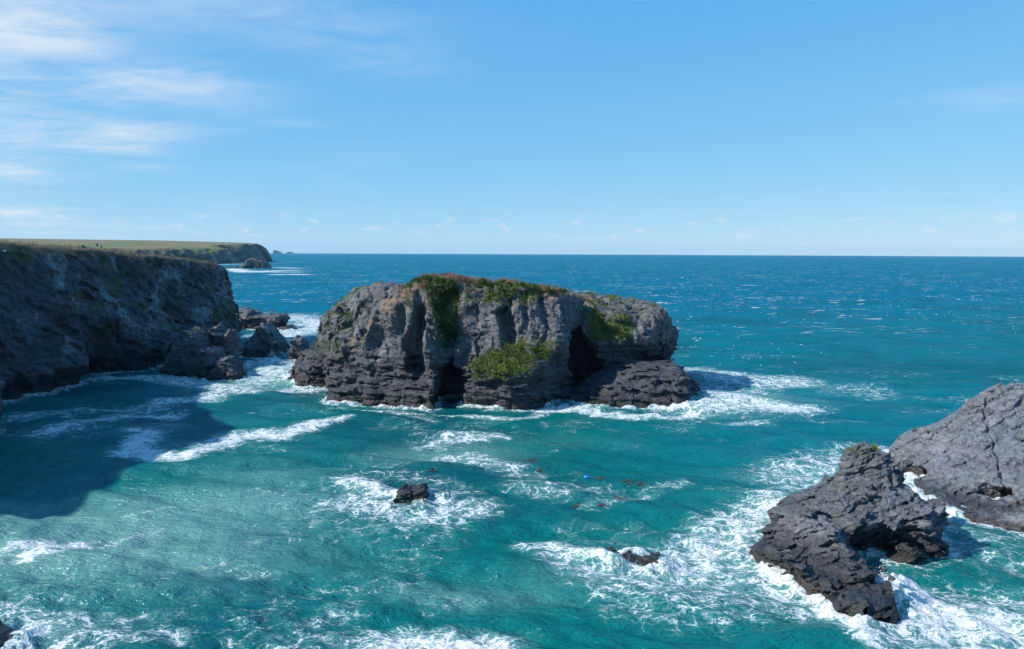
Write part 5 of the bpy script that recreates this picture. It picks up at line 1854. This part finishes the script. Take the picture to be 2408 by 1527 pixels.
def person(name, base, rz, label, cols, stride, hat_col, pack):
    sk, shirt_c, short_c, shoe_c = cols
    root = empty(name, base)
    root.rotation_euler = (0, 0, rz)
    tag(root, label, "person", "walkers on the clifftop")
    # facing +x; height about 1.75 m
    hip = {-1: (0, -0.09, 0.93), 1: (0, 0.09, 0.93)}
    knee = {-1: (0.10 * stride, -0.10, 0.50), 1: (-0.02 * stride, 0.10, 0.50)}
    ank = {-1: (0.20 * stride, -0.10, 0.09), 1: (-0.30 * stride, 0.10, 0.12)}
    toe = {-1: (0.36 * stride, -0.11, 0.05), 1: (-0.16 * stride, 0.11, 0.04)}
    sho = {-1: (0.0, -0.19, 1.42), 1: (0.0, 0.19, 1.42)}
    elb = {-1: (-0.08, -0.25, 1.13), 1: (0.02, 0.25, 1.13)}
    wri = {-1: (0.06, -0.25, 0.90), 1: (0.22, 0.23, 0.97)}

    def sdf(parts, k):
        def base_fn(X, Y, Z):
            f = None
            for (A, B, ra, rb) in parts:
                q = capsule(X, Y, Z, A, B, ra, rb)
                f = q if f is None else smin(f, q, k)
            return f
        return base_fn

    def mesh(nm, parts, mat, vox=0.016, k=0.03, parent=root):
        P = np.array([p[0] for p in parts] + [p[1] for p in parts])
        rr = max(max(p[2], p[3]) for p in parts)
        lo = P.min(0) - rr - 0.05
        hi = P.max(0) + rr + 0.05
        fn = sdf(parts, k)
        ns = np.ceil((hi - lo) / vox).astype(int) + 1
        xs, ys, zs = [lo[i] + np.arange(ns[i]) * vox for i in range(3)]
        f = fn(xs[:, None, None], ys[None, :, None], zs[None, None, :]).astype(np.float32)
        V, F = surface_nets(f, lo, vox)
        me = mesh_from(nm, V, F, mat, True)
        return link(bpy.data.objects.new(nm, me), parent)

    body = [((0, 0, 0.95), (0, 0, 1.15), 0.15, 0.14), ((0, 0, 1.15), (0.0, 0, 1.38), 0.14, 0.15), ((0, -0.12, 1.42), (0, 0.12, 1.42), 0.09, 0.09),
            ((0, 0, 1.42), (0.02, 0, 1.54), 0.06, 0.055), ((0.02, 0, 1.60), (0.03, 0, 1.68), 0.085, 0.098), ((0.10, 0, 1.60), (0.125, 0, 1.615), 0.018, 0.014),
            ((0.03, -0.095, 1.62), (0.02, -0.10, 1.64), 0.018, 0.016), ((0.03, 0.095, 1.62), (0.02, 0.10, 1.64), 0.018, 0.016), ((0.07, -0.02, 1.57), (0.08, 0.02, 1.57), 0.028, 0.028)]
    for s in (-1, 1):
        body += [(hip[s], knee[s], 0.088, 0.06), (knee[s], ank[s], 0.062, 0.038), (ank[s], toe[s], 0.042, 0.035), (sho[s], elb[s], 0.055, 0.042), (elb[s], wri[s], 0.042, 0.028)]
        w = np.array(wri[s])
        for fi in range(4):
            a = w + np.array([0.035, (fi - 1.5) * 0.02, -0.055])
            body.append((tuple(w), tuple(a), 0.018, 0.013))
            body.append((tuple(a), tuple(a + np.array([0.02, 0, -0.05 + 0.006 * abs(fi - 1.5)])), 0.0115, 0.010))
        body.append((tuple(w), tuple(w + np.array([0.05, -s * 0.03, -0.03])), 0.014, 0.011))
    mesh("body", body, sk)
    shirt = [((0, 0, 0.98), (0, 0, 1.15), 0.168, 0.158), ((0, 0, 1.15), (0, 0, 1.38), 0.158, 0.165), ((0, -0.13, 1.42), (0, 0.13, 1.42), 0.10, 0.10)]
    for s in (-1, 1):
        shirt.append((sho[s], tuple(0.15 * np.array(sho[s]) + 0.85 * np.array(elb[s])), 0.072, 0.062))
    mesh("shirt", shirt, shirt_c)
    shorts = [((0, 0, 0.93), (0, 0, 1.0), 0.165, 0.165)]
    for s in (-1, 1):
        shorts.append((hip[s], tuple(0.25 * np.array(hip[s]) + 0.75 * np.array(knee[s])), 0.112, 0.095))
    mesh("shorts", shorts, short_c)
    for s in (-1, 1):
        mesh("shoe", [(ank[s], toe[s], 0.055, 0.047)], shoe_c)
    mesh("hair", [((-0.01, 0, 1.63), (0.0, 0, 1.70), 0.10, 0.105)], MAT_HAIR)
    cap = mesh("hat", [((0.015, 0, 1.73), (0.03, 0, 1.74), 0.105, 0.10), ((0.05, 0, 1.71), (0.15, 0, 1.705), 0.06, 0.045)], hat_col)
    if pack is not None:
        mesh("backpack", [((-0.20, -0.05, 1.12), (-0.20, -0.05, 1.36), 0.10, 0.09), ((-0.20, 0.05, 1.12), (-0.20, 0.05, 1.36), 0.10, 0.09)], pack)


MAT_HAIR = plain("hair", (0.05, 0.03, 0.02), 0.7)
SKIN = plain("skin", (0.50, 0.30, 0.21), 0.55)
SHOE = plain("shoe", (0.04, 0.04, 0.045), 0.6)
x, y = spot(1755 * k_, 1.4)
person("person", (x, y, ground_z(x, y) - 0.02), math.radians(100), "walker in a black top, blue cap and pale shorts on the clifftop",
       (SKIN, plain("black_top", (0.012, 0.012, 0.016), 0.8), plain("pale_shorts", (0.45, 0.32, 0.26), 0.8), SHOE), 1.0, plain("blue_cap", (0.05, 0.30, 0.65), 0.6), None)
x, y = spot(1833 * k_, 1.8)
person("person", (x, y, ground_z(x, y) - 0.02), math.radians(80), "walker in a bright blue shirt and dark shorts on the clifftop",
       (SKIN, plain("blue_shirt", (0.03, 0.28, 0.75), 0.7), plain("dark_shorts", (0.02, 0.03, 0.05), 0.8), SHOE), -1.0, plain("tan_hat", (0.45, 0.38, 0.28), 0.8), plain("navy_pack", (0.02, 0.06, 0.16), 0.7))


def gull():
    c = at_y(11, 590.5, 150.0)
    root = empty("gull", tuple(float(q) for q in c))
    root.rotation_euler = (0.05, -0.15, math.radians(-20))
    tag(root, "white gull gliding past the shaded cliff at the left edge", "bird")
    white = plain("gull_white", (0.80, 0.80, 0.80), 0.7)
    grey = plain("gull_grey", (0.42, 0.44, 0.47), 0.7)
    black = plain("gull_black", (0.02, 0.02, 0.02), 0.6)
    Vv, F = lathe([(0.001, -0.24), (0.04, -0.20), (0.075, -0.06), (0.08, 0.05), (0.065, 0.14), (0.042, 0.19), (0.050, 0.235), (0.040, 0.275), (0.012, 0.295), (0.001, 0.30)], 14, True)
    link(bpy.data.objects.new("body", mesh_from("body", Vv, F, white, True)), root)
    Vv, F = lathe([(0.014, 0.285), (0.011, 0.325), (0.001, 0.345)], 8, True)
    link(bpy.data.objects.new("beak", mesh_from("beak", Vv, F, plain("beak", (0.65, 0.45, 0.05), 0.5), True)), root)
    def plate(nm, out, mat, th=0.012):
        n = len(out)
        V = [(a, b, c_ + th / 2) for a, b, c_ in out] + [(a, b, c_ - th / 2) for a, b, c_ in out]
        me = bpy.data.meshes.new(nm)
        me.from_pydata(V, [], [tuple(range(n)), tuple(range(2 * n - 1, n - 1, -1))] + [(i, i + n, (i + 1) % n + n, (i + 1) % n) for i in range(n)])
        me.update(); me.materials.append(mat)
        return link(bpy.data.objects.new(nm, me), root)
    for s in (-1, 1):
        plate("wing", [(0.10, s * 0.05, 0.03), (0.16, s * 0.22, 0.12), (0.11, s * 0.42, 0.13), (0.00, s * 0.60, 0.09), (-0.06, s * 0.58, 0.09), (-0.05, s * 0.40, 0.125), (-0.03, s * 0.22, 0.115), (-0.06, s * 0.05, 0.03)][::s], grey)
        plate("wing_tip", [(0.00, s * 0.60, 0.09), (-0.10, s * 0.74, 0.05), (-0.06, s * 0.58, 0.09)][::s], black)
    plate("tail", [(-0.20, 0.03, 0.0), (-0.36, 0.08, 0.0), (-0.37, 0.0, 0.0), (-0.36, -0.08, 0.0), (-0.20, -0.03, 0.0)], white)


gull()


# ------------------------------------------------------------------ thin sea haze
def build_haze():
    X0, X1, Y0, Y1, Z0, Z1 = -33000.0, 33000.0, -300.0, 27000.0, -260.0, 175.0
    V = [(x, y, z) for z in (Z0, Z1) for y in (Y0, Y1) for x in (X0, X1)]
    F = [(0, 2, 3, 1), (4, 5, 7, 6), (0, 1, 5, 4), (2, 6, 7, 3), (0, 4, 6, 2), (1, 3, 7, 5)]
    m = bpy.data.materials.new("haze_air")
    m.use_nodes = True
    nt = m.node_tree
    nt.nodes.clear()
    out = nt.nodes.new('ShaderNodeOutputMaterial')
    v = nt.nodes.new('ShaderNodeVolumePrincipled')
    v.inputs['Color'].default_value = (0.40, 0.78, 1.0, 1)
    v.inputs['Density'].default_value = 1.7e-5
    v.inputs['Anisotropy'].default_value = 0.0
    nt.links.new(v.outputs[0], out.inputs['Volume'])
    me = mesh_from("haze", np.array(V), np.array(F), m, False)
    o = link(bpy.data.objects.new("haze", me))
    tag(o, "thin pale sea haze over the whole bay", "haze", kind="stuff")


build_haze()
